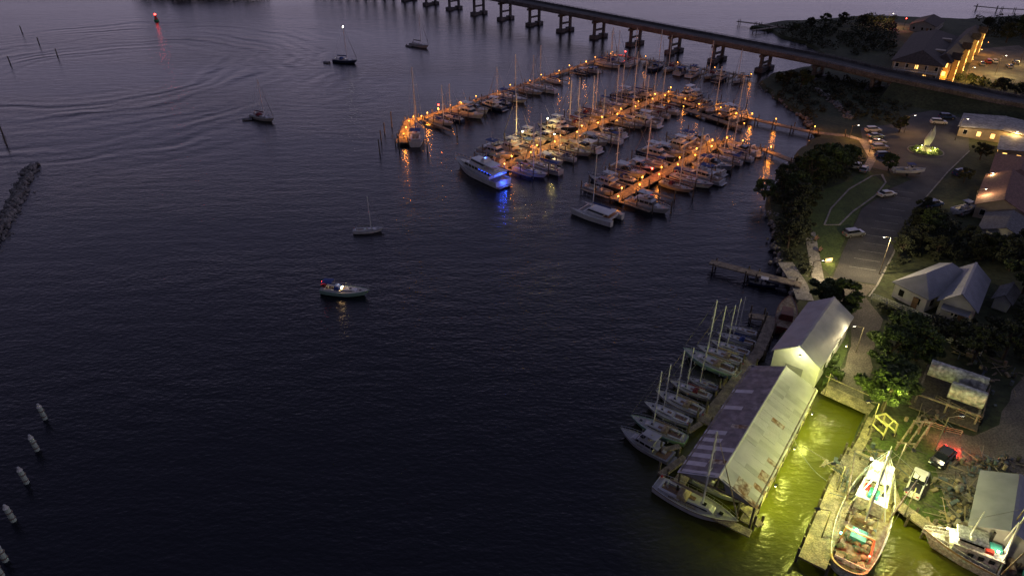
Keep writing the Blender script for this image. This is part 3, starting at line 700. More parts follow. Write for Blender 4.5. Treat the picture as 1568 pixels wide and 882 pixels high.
def house(Ly,W,h=3,rh=2,wall=None,roof=None,hip=False,storeys=1,lit=.08,ov=.5,win=True,z0=LZ):
    mb=MB(); wall=wall or siding; roof=roof or shingleg; hh=h*storeys; zt=z0+hh
    mb.part='walls'; mb.box((0,0,z0+hh/2),(W,Ly,hh),wall)
    X=W/2+ov;Y=Ly/2+ov; k=ov*rh/(W/2)
    mb.part='roof'; e=zt-k+.14; rt=zt+rh+.14
    if hip:
        yr=max(.2,Ly/2-W/2*.9)
        slab(mb,[(-X,-Y,e),(0,-yr,rt),(0,yr,rt),(-X,Y,e)],roof); slab(mb,[(X,Y,e),(0,yr,rt),(0,-yr,rt),(X,-Y,e)],roof)
        slab(mb,[(X,-Y,e),(0,-yr,rt),(-X,-Y,e)],roof); slab(mb,[(-X,Y,e),(0,yr,rt),(X,Y,e)],roof)
    else:
        slab(mb,[(-X,-Y,e),(0,-Y,rt),(0,Y,rt),(-X,Y,e)],roof); slab(mb,[(X,Y,e),(0,Y,rt),(0,-Y,rt),(X,-Y,e)],roof)
        mb.part='gables'
        for sg in(1,-1): mb.face([(-W/2,sg*Ly/2,zt),(W/2,sg*Ly/2,zt),(0,sg*Ly/2,zt+rh)],wall)
        mb.part='ridge_cap'; mb.box((0,0,rt+.02),(.4,2*Y,.06),roof)
    if win: windows(mb,W,Ly,z0,h,storeys,lit)
    return mb
ctr,rz,Ly,W=rect((1042,722),(1150,562),(1160,768),4.2)
mb=MB(); X=W/2+.3;Y=Ly/2+.3; e=4.2; rt=6.3; n=31
rr=random.Random(3)
mb.part='roof'
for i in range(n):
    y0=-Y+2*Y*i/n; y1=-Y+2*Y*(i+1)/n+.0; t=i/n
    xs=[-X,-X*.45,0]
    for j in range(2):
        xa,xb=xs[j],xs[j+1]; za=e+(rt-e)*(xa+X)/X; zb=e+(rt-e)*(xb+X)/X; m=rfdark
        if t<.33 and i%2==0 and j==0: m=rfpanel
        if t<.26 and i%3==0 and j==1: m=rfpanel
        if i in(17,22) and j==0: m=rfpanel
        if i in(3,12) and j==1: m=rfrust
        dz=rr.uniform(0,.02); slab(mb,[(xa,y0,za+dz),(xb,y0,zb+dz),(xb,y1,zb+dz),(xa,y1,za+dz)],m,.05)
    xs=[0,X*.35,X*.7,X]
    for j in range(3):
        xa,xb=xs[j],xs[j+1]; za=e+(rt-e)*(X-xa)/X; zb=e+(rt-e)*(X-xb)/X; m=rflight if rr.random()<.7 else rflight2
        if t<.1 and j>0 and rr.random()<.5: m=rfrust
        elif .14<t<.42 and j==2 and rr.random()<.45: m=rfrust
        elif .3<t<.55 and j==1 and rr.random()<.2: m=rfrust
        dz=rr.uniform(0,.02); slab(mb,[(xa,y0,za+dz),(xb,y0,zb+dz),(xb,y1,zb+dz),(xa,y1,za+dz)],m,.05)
mb.part='ridge_cap'; mb.cyl((0,-Y,rt+.03),(0,Y,rt+.03),.14,.14,rflight,6)
mb.part='posts'
for i in range(9):
    y=-Ly/2+Ly*i/8
    for x in(-W/2,W/2): mb.cyl((x,y,-1.5),(x,y,e+.05),.16,.14,pile,7)
    mb.box((0,y,e-.05),(W,.18,.25),wood); mb.box((0,y,(e+rt)/2),(.16,.16,rt-e-.1),wood)
    for sg in(1,-1): mb.cyl((sg*W/2*.5,y,e),(0,y,rt-.3),.07,.07,wood,4); mb.cyl((sg*W/2*.5,y,e),(sg*W/2*.5,y,e+(rt-e)*.5),.07,.07,wood,4)
for x in(-W/2,W/2): mb.box((x,0,e+.02),(.2,Ly,.3),wood)
mb.part='gable_siding'
mb.face([(-W/2,-Ly/2-.06,e),(-W*.12,-Ly/2-.06,e+.1),(-W*.05,-Ly/2-.06,rt-.1),(-W/2,-Ly/2-.06,e+.2)],sidgrey)
mb.face([(W*.12,-Ly/2-.06,e+.1),(W/2,-Ly/2-.06,e),(W/2,-Ly/2-.06,e+.2),(W*.05,-Ly/2-.06,rt-.1)],sidgrey)
mb.part='back_wall'; mb.box((0,Ly/2+.1,2.6),(W,.12,4.0),sidgrey)
mb.part='walkways'
mb.box((W/2-.6,0,.9),(1.4,Ly,.16),wood); mb.box((-W/2-.3,-.5,.93),(1.6,Ly+1,.16),wood); mb.box((0,-Ly/2-1.2,.96),(W+1,1.2,.16),wood)
bh=mb.parts('boathouse',ctr,rz)
def lamp_on(obj,loc,P,c,mt,name='wall_lamp'):
    mb=MB(); mb.box((0,0,.12),(.35,.35,.12),black); mb.ball((0,0,0),.13,mt,4); o=mb.obj(name,loc); 
    if obj: o.parent=obj
    point(o,(0,0,-.4),P,c,.12); return o
YG=(.95,1,.18)
for y in(-Ly*.3,0,Ly*.32): lamp_on(bh,(W/2+.9,y,e-.5),950,YG,yelb)
for i,y in enumerate((-9,-3,4)):
    pp=ctr+Matrix.Rotation(rz,3,'Z')@Vector((0,y,0)); put('cabin_cruiser',CR[i],pp,rz,.75)
ctr2,rz2,Ly2,W2=rect((1186,535),(1240,464),(1254,562),5.6)
mb=house(Ly2,W2,4.4,2.2,siding,rfgrey,ov=.35,win=False)
mb.part='windows'
for y in(-4,0,4): mb.box((W2/2,y,3),(.1,1.1,1.1),glass)
mb.part='door'; mb.box((0,-Ly2/2,2.6),(2.6,.12,2.8),sidgrey)
mb.part='foundation_pilings'
for y in range(-5,6,3): mb.cyl((-W2/2,y,-1.5),(-W2/2,y,1.3),.18,.18,pile)
ws=mb.parts('workshop_building',ctr2,rz2); 
lamp_on(ws,(W2*.1,-Ly2/2-1.6,7.2),350,(1,.97,.5),yelb); lamp_on(ws,(W2/2+1.6,0,5.2),700,(1,.9,.45),yelb)
c3,r3,l3,w3=rect((1372,432),(1440,405),(1408,462),4.2)
mb=house(l3,w3,3.2,2.3,siding,rfgrey,hip=True); mb.parts('white_house',c3,r3)
c4,r4,l4,w4=rect((1440,460),(1462,415),(1500,460),4.2)
mb=house(l4,w4,3.2,2.2,siding,rfgrey,hip=False)
mb.part='porch'; mb.box((0,-l4/2-1.2,LZ+2.6),(w4*.8,2.4,.12),rfgrey)
for x in(-w4*.38,0,w4*.38): mb.cyl((x,-l4/2-2.2,LZ),(x,-l4/2-2.2,LZ+2.6),.09,.09,siding)
mb.parts('white_house',c4,r4)
def bldg(name,p0,p1,p2,z,**k):
    c,r,l,w=rect(p0,p1,p2,z); mb=house(l,w,**k); return mb.parts(name,c,r),c,r,l,w
bldg('garden_shed',(1524,455),(1536,438),(1548,462),3.4,h=2.2,rh=1,roof=shingleg,win=False)
bldg('brown_roofed_house',(1496,312),(1512,268),(1570,330),4.4,h=3.2,rh=2.2,wall=sidbeige,roof=shingler,lit=.12)
bldg('low_house',(1516,272),(1528,235),(1600,285),4.4,h=3.1,rh=1.8,wall=sidbeige,roof=shingler,hip=True,lit=.2)
bldg('motel_building',(1470,193),(1478,174),(1600,212),4.2,h=2.8,rh=.9,wall=sidbeige,roof=shinglew,lit=.25)
bldg('motel_building',(1530,228),(1535,208),(1640,245),4.2,h=2.8,rh=.9,wall=sidbeige,roof=shinglew,lit=.5)
bldg('waterfront_house',(1500,352),(1512,328),(1575,366),4,h=3,rh=1.6,wall=siding,roof=shingleg)
cc,cr_,cl,cw=rect((1368,92),(1402,50),(1440,108),10)
mb=house(cl,cw,2.9,3.0,sidbeige,shingle,hip=True,storeys=3,lit=.12,ov=.8)
mb.part='balconies'
for s_ in range(3):
    z=LZ+2.9*s_
    mb.box((0,-cl/2-1.1,z+.1 if s_ else z+.1),(cw*.9,2.1,.2),siding)
    for i in range(16): x=-cw*.44+cw*.88*i/15; mb.box((x,-cl/2-2.1,z+.6),(.08,.08,.9),siding)
    mb.box((0,-cl/2-2.1,z+1.1),(cw*.9,.1,.1),siding)
for i in range(5): x=-cw*.44+cw*.88*i/4; mb.cyl((x,-cl/2-2.0,LZ),(x,-cl/2-2.0,LZ+8.6),.14,.14,siding)
mb.part='dormers'
for y in(-cl*.2,cl*.2): mb.frus(cw*.18,cw*.42,2.4,2.4,LZ+8.8,LZ+10.6,sidbeige,y=y)
cd=mb.parts('condominium_building',cc,cr_)
c5,r5,l5,w5=rect((1430,94),(1482,46),(1452,101),9.5)
mb=house(l5,w5,2.9,2.2,litwall,shingle,storeys=3,lit=.5,hip=True)
mb.part='gabled_bays'
for y in(-l5*.42,-l5*.12,l5*.18,l5*.42):
    mb.box((w5/2+.9,y,LZ+4.4),(1.8,3.2,8.8),litwall)
    mb.loft([[(w5/2-1,y-2,LZ+8.8),(w5/2-1,y,LZ+11),(w5/2-1,y+2,LZ+8.8)],[(w5/2+2.2,y-2,LZ+8.8),(w5/2+2.2,y,LZ+11),(w5/2+2.2,y+2,LZ+8.8)]],shingle)
    for s_ in range(3): mb.box((w5/2+1.8,y,LZ+1.6+2.9*s_),(.1,1.6,1.4),litwin)
for s_ in range(3):
    for x in(-w5*.25,w5*.25): mb.box((x,-l5/2-.05,LZ+1.6+2.9*s_),(1.3,.12,1.4),litwin)
e2=mb.parts('condominium_building',c5,r5)
for x,y,z in((w5/2+4,-l5*.42,5),(w5/2+4,-l5*.12,5),(w5/2+4,l5*.18,5),(w5/2+4,l5*.42,5),(0,-l5/2-2.5,5),(w5/2,-l5/2-2.5,3)): lamp_on(e2,(x,y,z+1.5),1100,(1,.42,.06),amberb)
bldg('seaside_house',(1395,35),(1410,25),(1430,42),5,h=3,rh=2,wall=sidgrey,roof=shingle)
bldg('metal_warehouse',(1492,800),(1508,724),(1600,822),4.4,h=3.1,rh=1.4,wall=sidgrey,roof=rfgrey,win=False)
mb=MB()
c7,r7,l7,w7=rect((1402,612),(1418,568),(1495,640),2.0)
mb.part='frame'; 
for x in(-w7/2,0,w7/2):
    for y in(-l7/2,0,l7/2): mb.box((x,y,LZ+.9),(.25,.25,1.8),wood)
for y in(-l7/2,l7/2): mb.box((0,y,LZ+1.9),(w7+.6,.3,.25),wood)
for x in(-w7/2,0,w7/2): mb.box((x,0,LZ+2.1),(.3,l7+.4,.15),wood)
mb.part='floor'; mb.box((0,-.5,LZ+.25),(w7+1,l7+2,.2),pile)
mb.part='tanks'
for y,xa,xb in((l7*.25,-w7/2+.2,w7/2),(-l7*.22,-w7*.05,w7/2+.2)):
    mb.cyl((xa,y,LZ+3.0),(xb,y,LZ+3.0),1.25,1.25,tanm,20)
    for k_ in range(5): x=xa+(xb-xa)*(k_+.5)/5; mb.cyl((x-.05,y,LZ+3.0),(x+.05,y,LZ+3.0),1.29,1.29,tanm,20)
mb.parts('storage_tanks',c7,r7)
# ---------------------------------------------------------------- shipyard wharf & frames
m=dock('wharf',[G(1316,692,1.3),G(1290,745,1.3),G(1243,862,1.3)],3.0,z=1.36,pil=2.2,hp=.9); m.parts('wharf')
m=dock('timber_bulkhead',[G(1354,722,1.4),G(1370,768,1.4),G(1426,808,1.4),G(1492,838,1.4),G(1562,860,1.4),G(1640,880,1.4)],1.6,z=1.4,pil=2,hp=.7); m.parts('timber_bulkhead')
m=dock('timber_bulkhead',[G(1336,640,1.4),G(1322,672,1.4),G(1306,700,1.4)],1.2,z=1.42,pil=1.8,hp=.6); m.parts('timber_bulkhead')
m=dock('boat_slip_dock',[G(1182,492),G(1160,545),G(1118,600),G(1075,655)],1.8,z=1.0,pil=3); m.parts('boat_slip_dock')
m=dock('boat_slip_dock',[G(1132,780),G(1162,812)],1.0,z=1.03,pil=3); m.parts('boat_slip_dock')
m=dock('boat_slip_dock',[G(1145,490),G(1172,494)],1.6,z=1.05,pil=3); m.parts('boat_slip_dock')
m=dock('boat_slip_dock',[G(1010,735),G(1048,708)],1.0,z=1.07,pil=3); m.parts('boat_slip_dock')
for a,b in(((1010,697),(1040,690)),((1052,668),(1072,655)),((1080,640),(1098,622)),((1100,600),(1112,596)),((1130,575),(1142,562))):
    q=G(*b); mb=MB(); mb.ribbon([G(*a),q],.8,.97,.14,wood); g=G(*a); mb.cyl((g.x,g.y,-1),(g.x,g.y,2.6),.15,.14,pile); mb.obj('finger_pier')
boat(SBL,(1128,810),(1003,746))
boat(FB[0],(949,664),(1027,706))
boat(SBG,(964,644),(1050,680)); boat(SB[3],(985,622),(1057,653)); boat(SBL,(1002,605),(1080,640)); boat(SB[4],(1024,589),(1088,613)); boat(SB[3],(1050,582),(1101,600))
boat(SBG,(1044,542),(1130,580)); boat(SBL,(1065,536),(1140,562)); boat(SB[3],(1085,527),(1150,548)); boat(SB[0],(1095,515),(1158,532)); boat(SB[3],(1108,503),(1160,516)); 
mb=MB(); hull(mb,11,3.6,1.4,redh,deck=rustst,stern=.8); mb.frus(-3,0,2.2,2.0,1.3,2.5,redh,fi=.2,si=.1); mb.frus(-2.8,-.3,2.24,2.04,1.7,2.2,glass,si=.04); mb.obj('old_work_boat',G(1203,487),1.15,1)
def frame(name,p,rz_,mat,w=4,l=5,h=4.2):
    mb=MB()
    for x in(-w/2,w/2):
        for y in(-l/2,l/2): mb.cyl((x,y,0),(x*.85,y,h),.13,.12,mat,6); mb.cyl((x,y-.1,.35),(x,y+.1,.35),.35,.35,rubber,10)
        mb.cyl((x*.85,-l/2,h),(x*.85,l/2,h),.13,.13,mat,6); mb.cyl((x,-l/2,.9),(x,l/2,.9),.12,.12,mat,6)
    mb.cyl((-w/2*.85,l/2,h),(w/2*.85,l/2,h),.13,.13,mat,6); mb.cyl((-w/2*.85,-l/2,h),(0,-l/2,h+1),.1,.1,mat,6)
    mb.obj(name,p,rz_)
frame('boat_hoist',L(1350,662),.3,M('hoist_yellow',(.5,.45,.2),.6),2.0,2.2,2.3)
mb=MB()
for k_ in range(3):
    x=k_*1.5; mb.cyl((x,0,.2),(x+4.5,5.5,3.2),.2,.2,rustst,6); mb.cyl((x,0,.2),(x,0,2.2),.16,.16,rustst,6); mb.cyl((x+4.5,5.5,0),(x+4.5,5.5,3.2),.16,.16,rustst,6)
mb.box((1.6,0,2.2),(3.6,.3,.3),rustst); mb.box((6,5.5,3.3),(3.6,.3,.3),rustst)
mb.obj('marine_railway_cradle',L(1370,690),-.15,.7)
def junk(name,p,n,rx,ry,hz,seed):
    r=random.Random(seed); mb=MB(); 
    for i in range(n):
        x=r.gauss(0,rx);y=r.gauss(0,ry); z=max(.1,hz*math.exp(-(x/rx)**2/2-(y/ry)**2/2)*r.random())
        k_=r.random(); m=r.choice(junkm)
        if k_<.4: mb.box((x,y,z),(r.uniform(.3,1.6),r.uniform(.1,.5),r.uniform(.05,.35)),m,r.uniform(0,6),r.uniform(-.5,.5))
        elif k_<.85: a=r.uniform(0,6); l=r.uniform(1,3.5); mb.cyl((x,y,z),(x+l*math.cos(a),y+l*math.sin(a),z+r.uniform(-.2,.8)),.06,.05,m,5)
        else: mb.cyl((x,y,z),(x,y,z+r.uniform(.4,.8)),.25,.25,m,10)
    mb.obj(name,p)
junk('scrap_pile',L(1474,765),90,1.5,2.2,1.0,1); junk('scrap_pile',L(1515,715),100,2.6,1.2,1.1,2); junk('scrap_pile',L(1350,712),50,.8,1.4,.6,3); junk('scrap_pile',L(1462,800),40,1.2,.9,.8,4); junk('lumber_pile',L(1505,560),60,3,3,1,5); junk('dock_gear',G(1290,735,1.36),40,.5,3.0,.4,6); junk('scrap_pile',L(1425,640),30,1.5,.8,.6,8)
# ---------------------------------------------------------------- trawlers
def trawler(Ln=20,B=6,hm=None,trim=None):
    white=whitet
    mb=MB(); fb=1.7; hm=hm or white
    hw,zs=hull(mb,Ln,B,fb,hm,deck=rustst,stern=.72,rise=.9,over=.1,bul=.8,maxt=.35,p=2.3,stripe=trim or wrim,n=20,boot=redh)
    X=lambda t:-Ln/2+Ln*t
    S=[]
    for zz,k_ in((.1,.85),(fb*.82,.98),(fb,1.0)):
        S.append([(-Ln/2-1.5*k_*math.cos(a),B/2*.72*k_*math.sin(a),zz) for a in [math.pi*(-.5+i/12) for i in range(13)]])
    mb.loft(S[:2],hm,closed=False,cap=False); mb.loft(S[1:],trim or wrim,closed=False,cap=False)
    inner=[(p[0]*.985,p[1]*.9,fb) for p in S[2]]; mb.loft([S[2],inner],trim or wrim,closed=False,cap=False); mb.loft([inner,[(p[0],p[1],fb-.8) for p in inner]],hm,closed=False,cap=False)
    mb.face([(p[0],p[1],fb-.78) for p in inner],rustst)
    dz=zs(.55)-.8
    mb.frus(X(.48),X(.8),3.4,2.4,dz,dz+2.3,white,fi=.3,si=.05)
    for x in(X(.53),X(.6),X(.67)):
        for sg in(1,-1): mb.box((x,sg*1.62,dz+1.5),(.7,.12,.6),glass)
    mb.frus(X(.46),X(.82),3.8,2.8,dz+2.3,dz+2.42,white,fi=.1)
    mb.frus(X(.6),X(.77),2.6,2.2,dz+2.42,dz+3.0,white,si=.03); mb.frus(X(.605),X(.765),2.5,2.1,dz+3.0,dz+3.6,glass,si=.05,fi=.1); mb.frus(X(.58),X(.79),3.0,2.6,dz+3.6,dz+3.72,white,fi=.1,si=.1)
    mb.box((X(.52),0,dz+2.7),(1.4,1.2,.6),turq); mb.box((X(.56),.9,dz+2.65),(.9,.7,.5),redp); mb.cyl((X(.55),-1.1,dz+2.4),(X(.55),-1.1,dz+4.4),.2,.2,black,8)
    mb.cyl((X(.685),.6,dz+3.7),(X(.685),.6,dz+4.1),.4,.35,white,10)
    mt=Vector((X(.46),0,12.5)); mb.cyl((X(.46),0,dz),mt,.2,.12,alu,8); mb.cyl((X(.7),0,dz+3.7),(X(.69),0,9.5),.1,.06,alu,6)
    for sg in(1,-1):
        mb.cyl((X(.47),sg*2.2,dz),(X(.47),sg*.1,9.5),.1,.08,alu,6)
        tip=Vector((X(.4),sg*3.6,11.5)); mb.cyl((X(.46),sg*2.6,dz+1),tip,.13,.07,rustst,6)
        mb.cyl(tip,mt,.03,.03,wire,4); mb.cyl(mt,(X(.97),0,zs(1)),.03,.03,wire,4); mb.cyl((X(.08),sg*2,fb),mt,.03,.03,wire,4); mb.cyl(tip,(X(.1),sg*2.2,fb),.03,.03,wire,4)
        mb.box((X(.02),sg*1.2,fb-.4),(1.2,.9,.1),wood)
    mb.cyl((X(.42),0,10),(X(.12),0,6.5),.12,.08,alu,6); 
    for sg in(1,-1): mb.cyl((X(.12),sg*1.9,fb-.8),(X(.12),sg*1.6,fb+2.6),.12,.12,wrim,6)
    mb.cyl((X(.12),-1.7,fb+2.6),(X(.12),1.7,fb+2.6),.12,.12,wrim,6)
    mb.cyl((X(.38),-1.1,dz+.6),(X(.38),1.1,dz+.6),.5,.5,rustst,12)
    r=random.Random(9)
    for i in range(26): mb.ball((X(r.uniform(.05,.3)),r.uniform(-1.6,1.6),fb-.6),r.uniform(.25,.6),net if r.random()<.75 else junkm[2],4,.5)
    mb.box((X(.25),0,fb-.4),(1.8,1.8,.6),turq); mb.frus(X(.84),X(.93),1.2,.7,zs(.88)-.7,zs(.88)-.1,white)
    rail(mb,Ln,hw,zs,.55,.99,8,.6,.035,alu)
    return mb,X,dz,fb
mb,X,dz,fb=trawler(trim=wrim); a=G(1294,878);b=G(1350,716); d=b-a
tw=mb.obj('fishing_trawler',(a+b)/2,math.atan2(d.y,d.x),d.length/21)
def bl(par,loc,P,c,mt):
    m_=MB(); m_.ball((0,0,0),.15,mt,4); o=m_.obj('deck_light',loc); o.parent=par; point(o,(0,0,.35),P,c,.1)
bl(tw,(X(.46)-.5,0,dz+4.6),1300,(1,.95,.75),whiteb); bl(tw,(X(.7),1.6,dz+5.0),700,(1,.97,.8),whiteb); bl(tw,(X(.12),.5,fb+2.9),500,(1,.68,.25),whiteb)
bl(tw,(X(.06),-1.7,fb+1.0),320,(1,.03,.02),redb); bl(tw,(X(.13),1.9,fb+1.2),90,(.1,1,.5),greenb); bl(tw,(X(.8),.9,dz+3),70,(.1,1,.6),greenb)
mb,X,dz,fb=trawler(18,5.6,whitet,wrim); b=G(1396,828);a=G(1640,912); d=b-a
t2=mb.obj('shrimp_trawler',(a+b)/2,math.atan2(d.y,d.x),d.length/19)
bl(t2,(X(.85),0,dz+3.4),500,(1,.85,.4),whiteb); bl(t2,(X(.52),1.2,dz+3.4),200,(1,.8,.4),whiteb)
mb=MB(); a=G(1215,672,2.0);b=G(1275,742,1.6); pr=None
for i in range(9):
    t=i/8; p=a.lerp(b,t)-Vector((0,0,1.0*math.sin(math.pi*t)))
    if pr: mb.cyl(pr,p,.035,.035,greycv,4)
    pr=p
mb.obj('mooring_rope')
# ---------------------------------------------------------------- cars
def car(paint,kind='sedan'):
    mb=MB(); w=.9
    if kind=='pickup': prof=[(-2.7,.9),(-2.6,1.05),(-.4,1.05),(1.2,1.08),(2.4,1.0),(2.75,.75)]
    elif kind=='suv': prof=[(-2.3,.9),(-2.25,1.1),(-1,1.1),(1.1,1.08),(2.1,.98),(2.35,.7)]
    else: prof=[(-2.3,.72),(-2.15,.92),(-1.2,.95),(.9,.92),(1.9,.8),(2.3,.58)]
    S=[]
    for i,(x,z) in enumerate(prof):
        ww=w*(.86 if i in(0,len(prof)-1) else 1); S.append([(x,-ww*.95,.3),(x,-ww,.55),(x,-ww*.97,z-.1),(x,-ww*.84,z),(x,ww*.84,z),(x,ww*.97,z-.1),(x,ww,.55),(x,ww*.95,.3)])
    mb.loft(S,paint)
    if kind=='pickup':
        mb.frus(-.6,1.5,1.62,1.62,1.04,1.55,glass,fi=.65,bi=.15,si=.15); mb.frus(-.42,.86,1.34,1.34,1.55,1.62,paint,fi=.1,bi=.05,si=.06)
        mb.box((-1.6,0,1.065),(1.85,1.35,.05),black); 
        for y in(-.78,.78): mb.box((-1.6,y,1.12),(2.0,.12,.16),paint)
        mb.box((-2.6,0,1.12),(.1,1.6,.16),paint)
    elif kind=='suv': mb.frus(-2.2,1.2,1.66,1.62,1.09,1.6,glass,fi=.6,bi=.2,si=.14); mb.frus(-1.98,.6,1.4,1.36,1.6,1.69,paint,fi=.1,bi=.05,si=.07)
    else: mb.frus(-1.85,1.15,1.56,1.56,.93,1.33,glass,fi=.75,bi=.55,si=.16); mb.frus(-1.28,.4,1.26,1.26,1.33,1.4,paint,fi=.1,bi=.1,si=.06)
    xe=prof[-1][0]; xs=prof[0][0]
    for y in(-.62,.62): mb.box((xe,y,.58),(.1,.34,.14),hlens); mb.box((xs,y,.75),(.08,.3,.16),redlens if paint is paintk and kind=='sedan' else redp); 
    for x in(xs*.62,xe*.62):
        for y in(-.88,.88): mb.cyl((x,y-.11,.34),(x,y+.11,.34),.34,.34,rubber,12); mb.cyl((x,y-.12,.34),(x,y+.12,.34),.19,.19,steel,8)
    mb.box((.0,-.98,.95),(.18,.14,.12),paint); mb.box((.0,.98,.95),(.18,.14,.12),paint)
    return mb.mesh('parked_car' if kind!='pickup' else 'pickup_truck')
C_={'w':car(paintw),'k':car(paintk),'s':car(paints),'r':car(paintr,'suv'),'b':car(paintb,'suv'),'ws':car(paintw,'suv'),'ss':car(paints,'suv')}; PK=car(paintw,'pickup')
def carat(me,p,rz_,nm='parked_car',z=.035): return put(nm,me,L(*p,z),rz_)
for p,k_ in(((1336,202),'ws'),((1340,211),'s'),((1343,220),'w'),((1346,229),'ss'),((1352,241),'b')): carat(C_[k_],p,.1)
carat(C_['ws'],(1436,190),-.2); carat(C_['b'],(1449,182),-.2); carat(C_['w'],(1357,300),.3); carat(C_['ss'],(1306,361),.25); carat(C_['b'],(1428,316),.3); carat(C_['s'],(1476,328),.5); carat(C_['w'],(1311,256),1.0); carat(C_['s'],(1322,262),1.0)
for p,k_ in(((1502,100),'s'),((1512,97),'r'),((1522,96),'w'),((1545,104),'s'),((1555,98),'s')): carat(C_[k_],p,1.2)
carat(C_['b'],(1470,268),.4); carat(PK,(1402,744),rad(50),'pickup_truck')
kc=put('sedan_car',C_['k'],L(1441,704,.035),rad(218)+0)
for y in(-.7,.7): point(kc,(-2.75,y,.8),200,(1,.02,.02),.06,'tail_light')
for p,rz_ in(((1392,264),-.1),((1478,322),.4)):
    o=put('boat_on_trailer',CC[0],L(*p,.7),rz_,1.0)
    mb=MB(); mb.box((0,0,.35),(5.5,.2,.12),rustst)
    for y in(-1,1): mb.cyl((-.8,y-.1,.32),(-.8,y+.1,.32),.32,.32,rubber,10)
    q=mb.obj('trailer',(0,0,-.7)); q.parent=o
# ---------------------------------------------------------------- roundabout sculpture
mb=MB(); mb.part='kerb'
c=L(1417,232); mb.cyl((0,0,0),(0,0,.16),4.6,4.6,concrete,28)
mb.part='soil'; mb.cyl((0,0,.16),(0,0,.3),4.3,4.0,lawn,28)
mb.part='pedestal'; mb.cyl((0,0,.3),(0,0,1.4),1.2,.9,concrete,14)
mb.part='sculpture'
for s0,hh,ph in((1,6.0,0),(-1,5.0,2.4)):
    S=[]
    for i in range(11):
        t=i/10; z=1.3+hh*t; wv=.75*math.sin(math.pi*min(1,.18+t*.85))+.05; ox=s0*.7*math.sin(t*2.6); oy=.3*math.sin(t*3+ph)
        S.append([(ox+wv*math.cos(a),oy+.28*wv*math.sin(a)+.0,z+.3*wv*math.cos(a)) for a in [2*math.pi*j/8 for j in range(8)]])
    mb.loft(S,siding)
r8=random.Random(4); v=[];f=[]; leaves(v,f,[(Vector((3.0*math.cos(a),3.0*math.sin(a),.5)),.55) for a in [i*.52 for i in range(12)]],700,.16,r8); mb.part='flowers'; mb.add(v,f,leaf)
rb=mb.parts('roundabout_sculpture',c)
for a in(0,1.6,3.1,4.7): lamp_on(rb,(2.3*math.cos(a),2.3*math.sin(a),1.0),260,(1,.85,.25),yelb,'uplight')
# ---------------------------------------------------------------- street lamps
def street(px,py,P,c=(1,.8,.45),h=7,arm=(1,0),name='street_lamp',z=LZ,mt=None):
    mb=MB(); ax,ay=arm; mb.cyl((0,0,0),(0,0,h),.09,.06,pile,8); mb.cyl((0,0,h),(ax*1.4,ay*1.4,h+.3),.05,.05,pile,6); mb.box((ax*1.6,ay*1.6,h+.35),(.6,.35,.14),black,math.atan2(ay,ax)); mb.box((ax*1.6,ay*1.6,h+.26),(.45,.26,.05),mt or whiteb,math.atan2(ay,ax))
    o=mb.obj(name,G(px,py,z)); point(o,(ax*1.6,ay*1.6,h-.05),P,c,.14); return o
street(1346,420,5200,(1,.78,.42),8,(-1,-.2)); street(1300,214,1100,(1,.42,.08),4); street(1330,236,1100,(1,.42,.08),4); street(1384,204,1100,(1,.5,.15),5)
street(1523,116,5000,(1,.75,.28),7,mt=whiteb); street(1560,100,3000,(1,.65,.2),7); street(1478,126,1800,(1,.55,.12),5); street(1357,42,2600,(1,.6,.15),6); street(1540,224,1700,(1,.6,.2),4)
street(1462,215,1200,(1,.7,.35),6); street(1486,322,900,(1,.7,.35),5); street(1500,290,500,(1,.6,.25),4)
light_red(L(1383,46),5,600); 
street(1345,648,2800,YG,6,(1,0),'yard_floodlight',mt=yelb); street(1328,668,2200,YG,6,(-1,0),'yard_floodlight',mt=yelb); street(1366,730,1500,(1,.95,.35),6,(0,-1),'yard_floodlight',mt=yelb); street(1384,790,1900,YG,5,(-1,-.4),'yard_floodlight',mt=yelb); street(1281,752,1800,YG,4.5,(-1,0),'wharf_lamp',z=1.36,mt=yelb); street(1258,822,1200,YG,4.5,(-1,0),'wharf_lamp',z=1.36,mt=yelb)
street(1262,604,800,YG,4,(0,-1),'yard_floodlight',mt=yelb); street(1430,690,700,(1,.85,.45),6,(1,0)); street(1310,540,700,(1,.8,.4),5,(-1,0))
street(1240,425,700,(1,.75,.4),3.5)
mb=MB(); mb.box((0,0,.9),(2.0,.2,.9),litwin); mb.box((0,0,.25),(2.2,.35,.5),concrete); mb.box((0,0,1.4),(2.2,.3,.1),concrete); o=mb.obj('illuminated_park_sign',L(1268,402),.2,.7); point(o,(0,-1,1.3),120,(1,.7,.3),.1)
def fence(pts,name='white_fence',h=1.1,m=None):
    mb=MB(); m=m or siding; P=[L(*p) for p in pts]
    for a,b in zip(P,P[1:]):
        n=max(1,int((b-a).length/2)); d=(b-a)
        for i in range(n+1): q=a+d*i/n; mb.box((q.x,q.y,LZ+h/2),(.12,.12,h),m)
        for z in(.4,.75,1.05): mb.box(((a.x+b.x)/2,(a.y+b.y)/2,LZ+z*h),(d.length,.05,.12),m,math.atan2(d.y,d.x))
    mb.obj(name)
fence([(1334,458),(1380,476),(1440,498)]); fence([(1438,522),(1500,545)]); fence([(1415,652),(1445,662),(1470,668)],'timber_fence',1,wood); fence([(1430,615),(1500,650),(1512,600)],'timber_fence',1.2,wood)
for p in((1256,385),(1250,368)):
    mb=MB(); mb.box((0,0,.45),(1.6,.45,.06),teak); mb.box((0,.22,.75),(1.6,.06,.4),teak)
    for x in(-.65,.65): mb.box((x,0,.22),(.08,.4,.43),black)
    mb.obj('park_bench',L(*p),R.uniform(0,3))
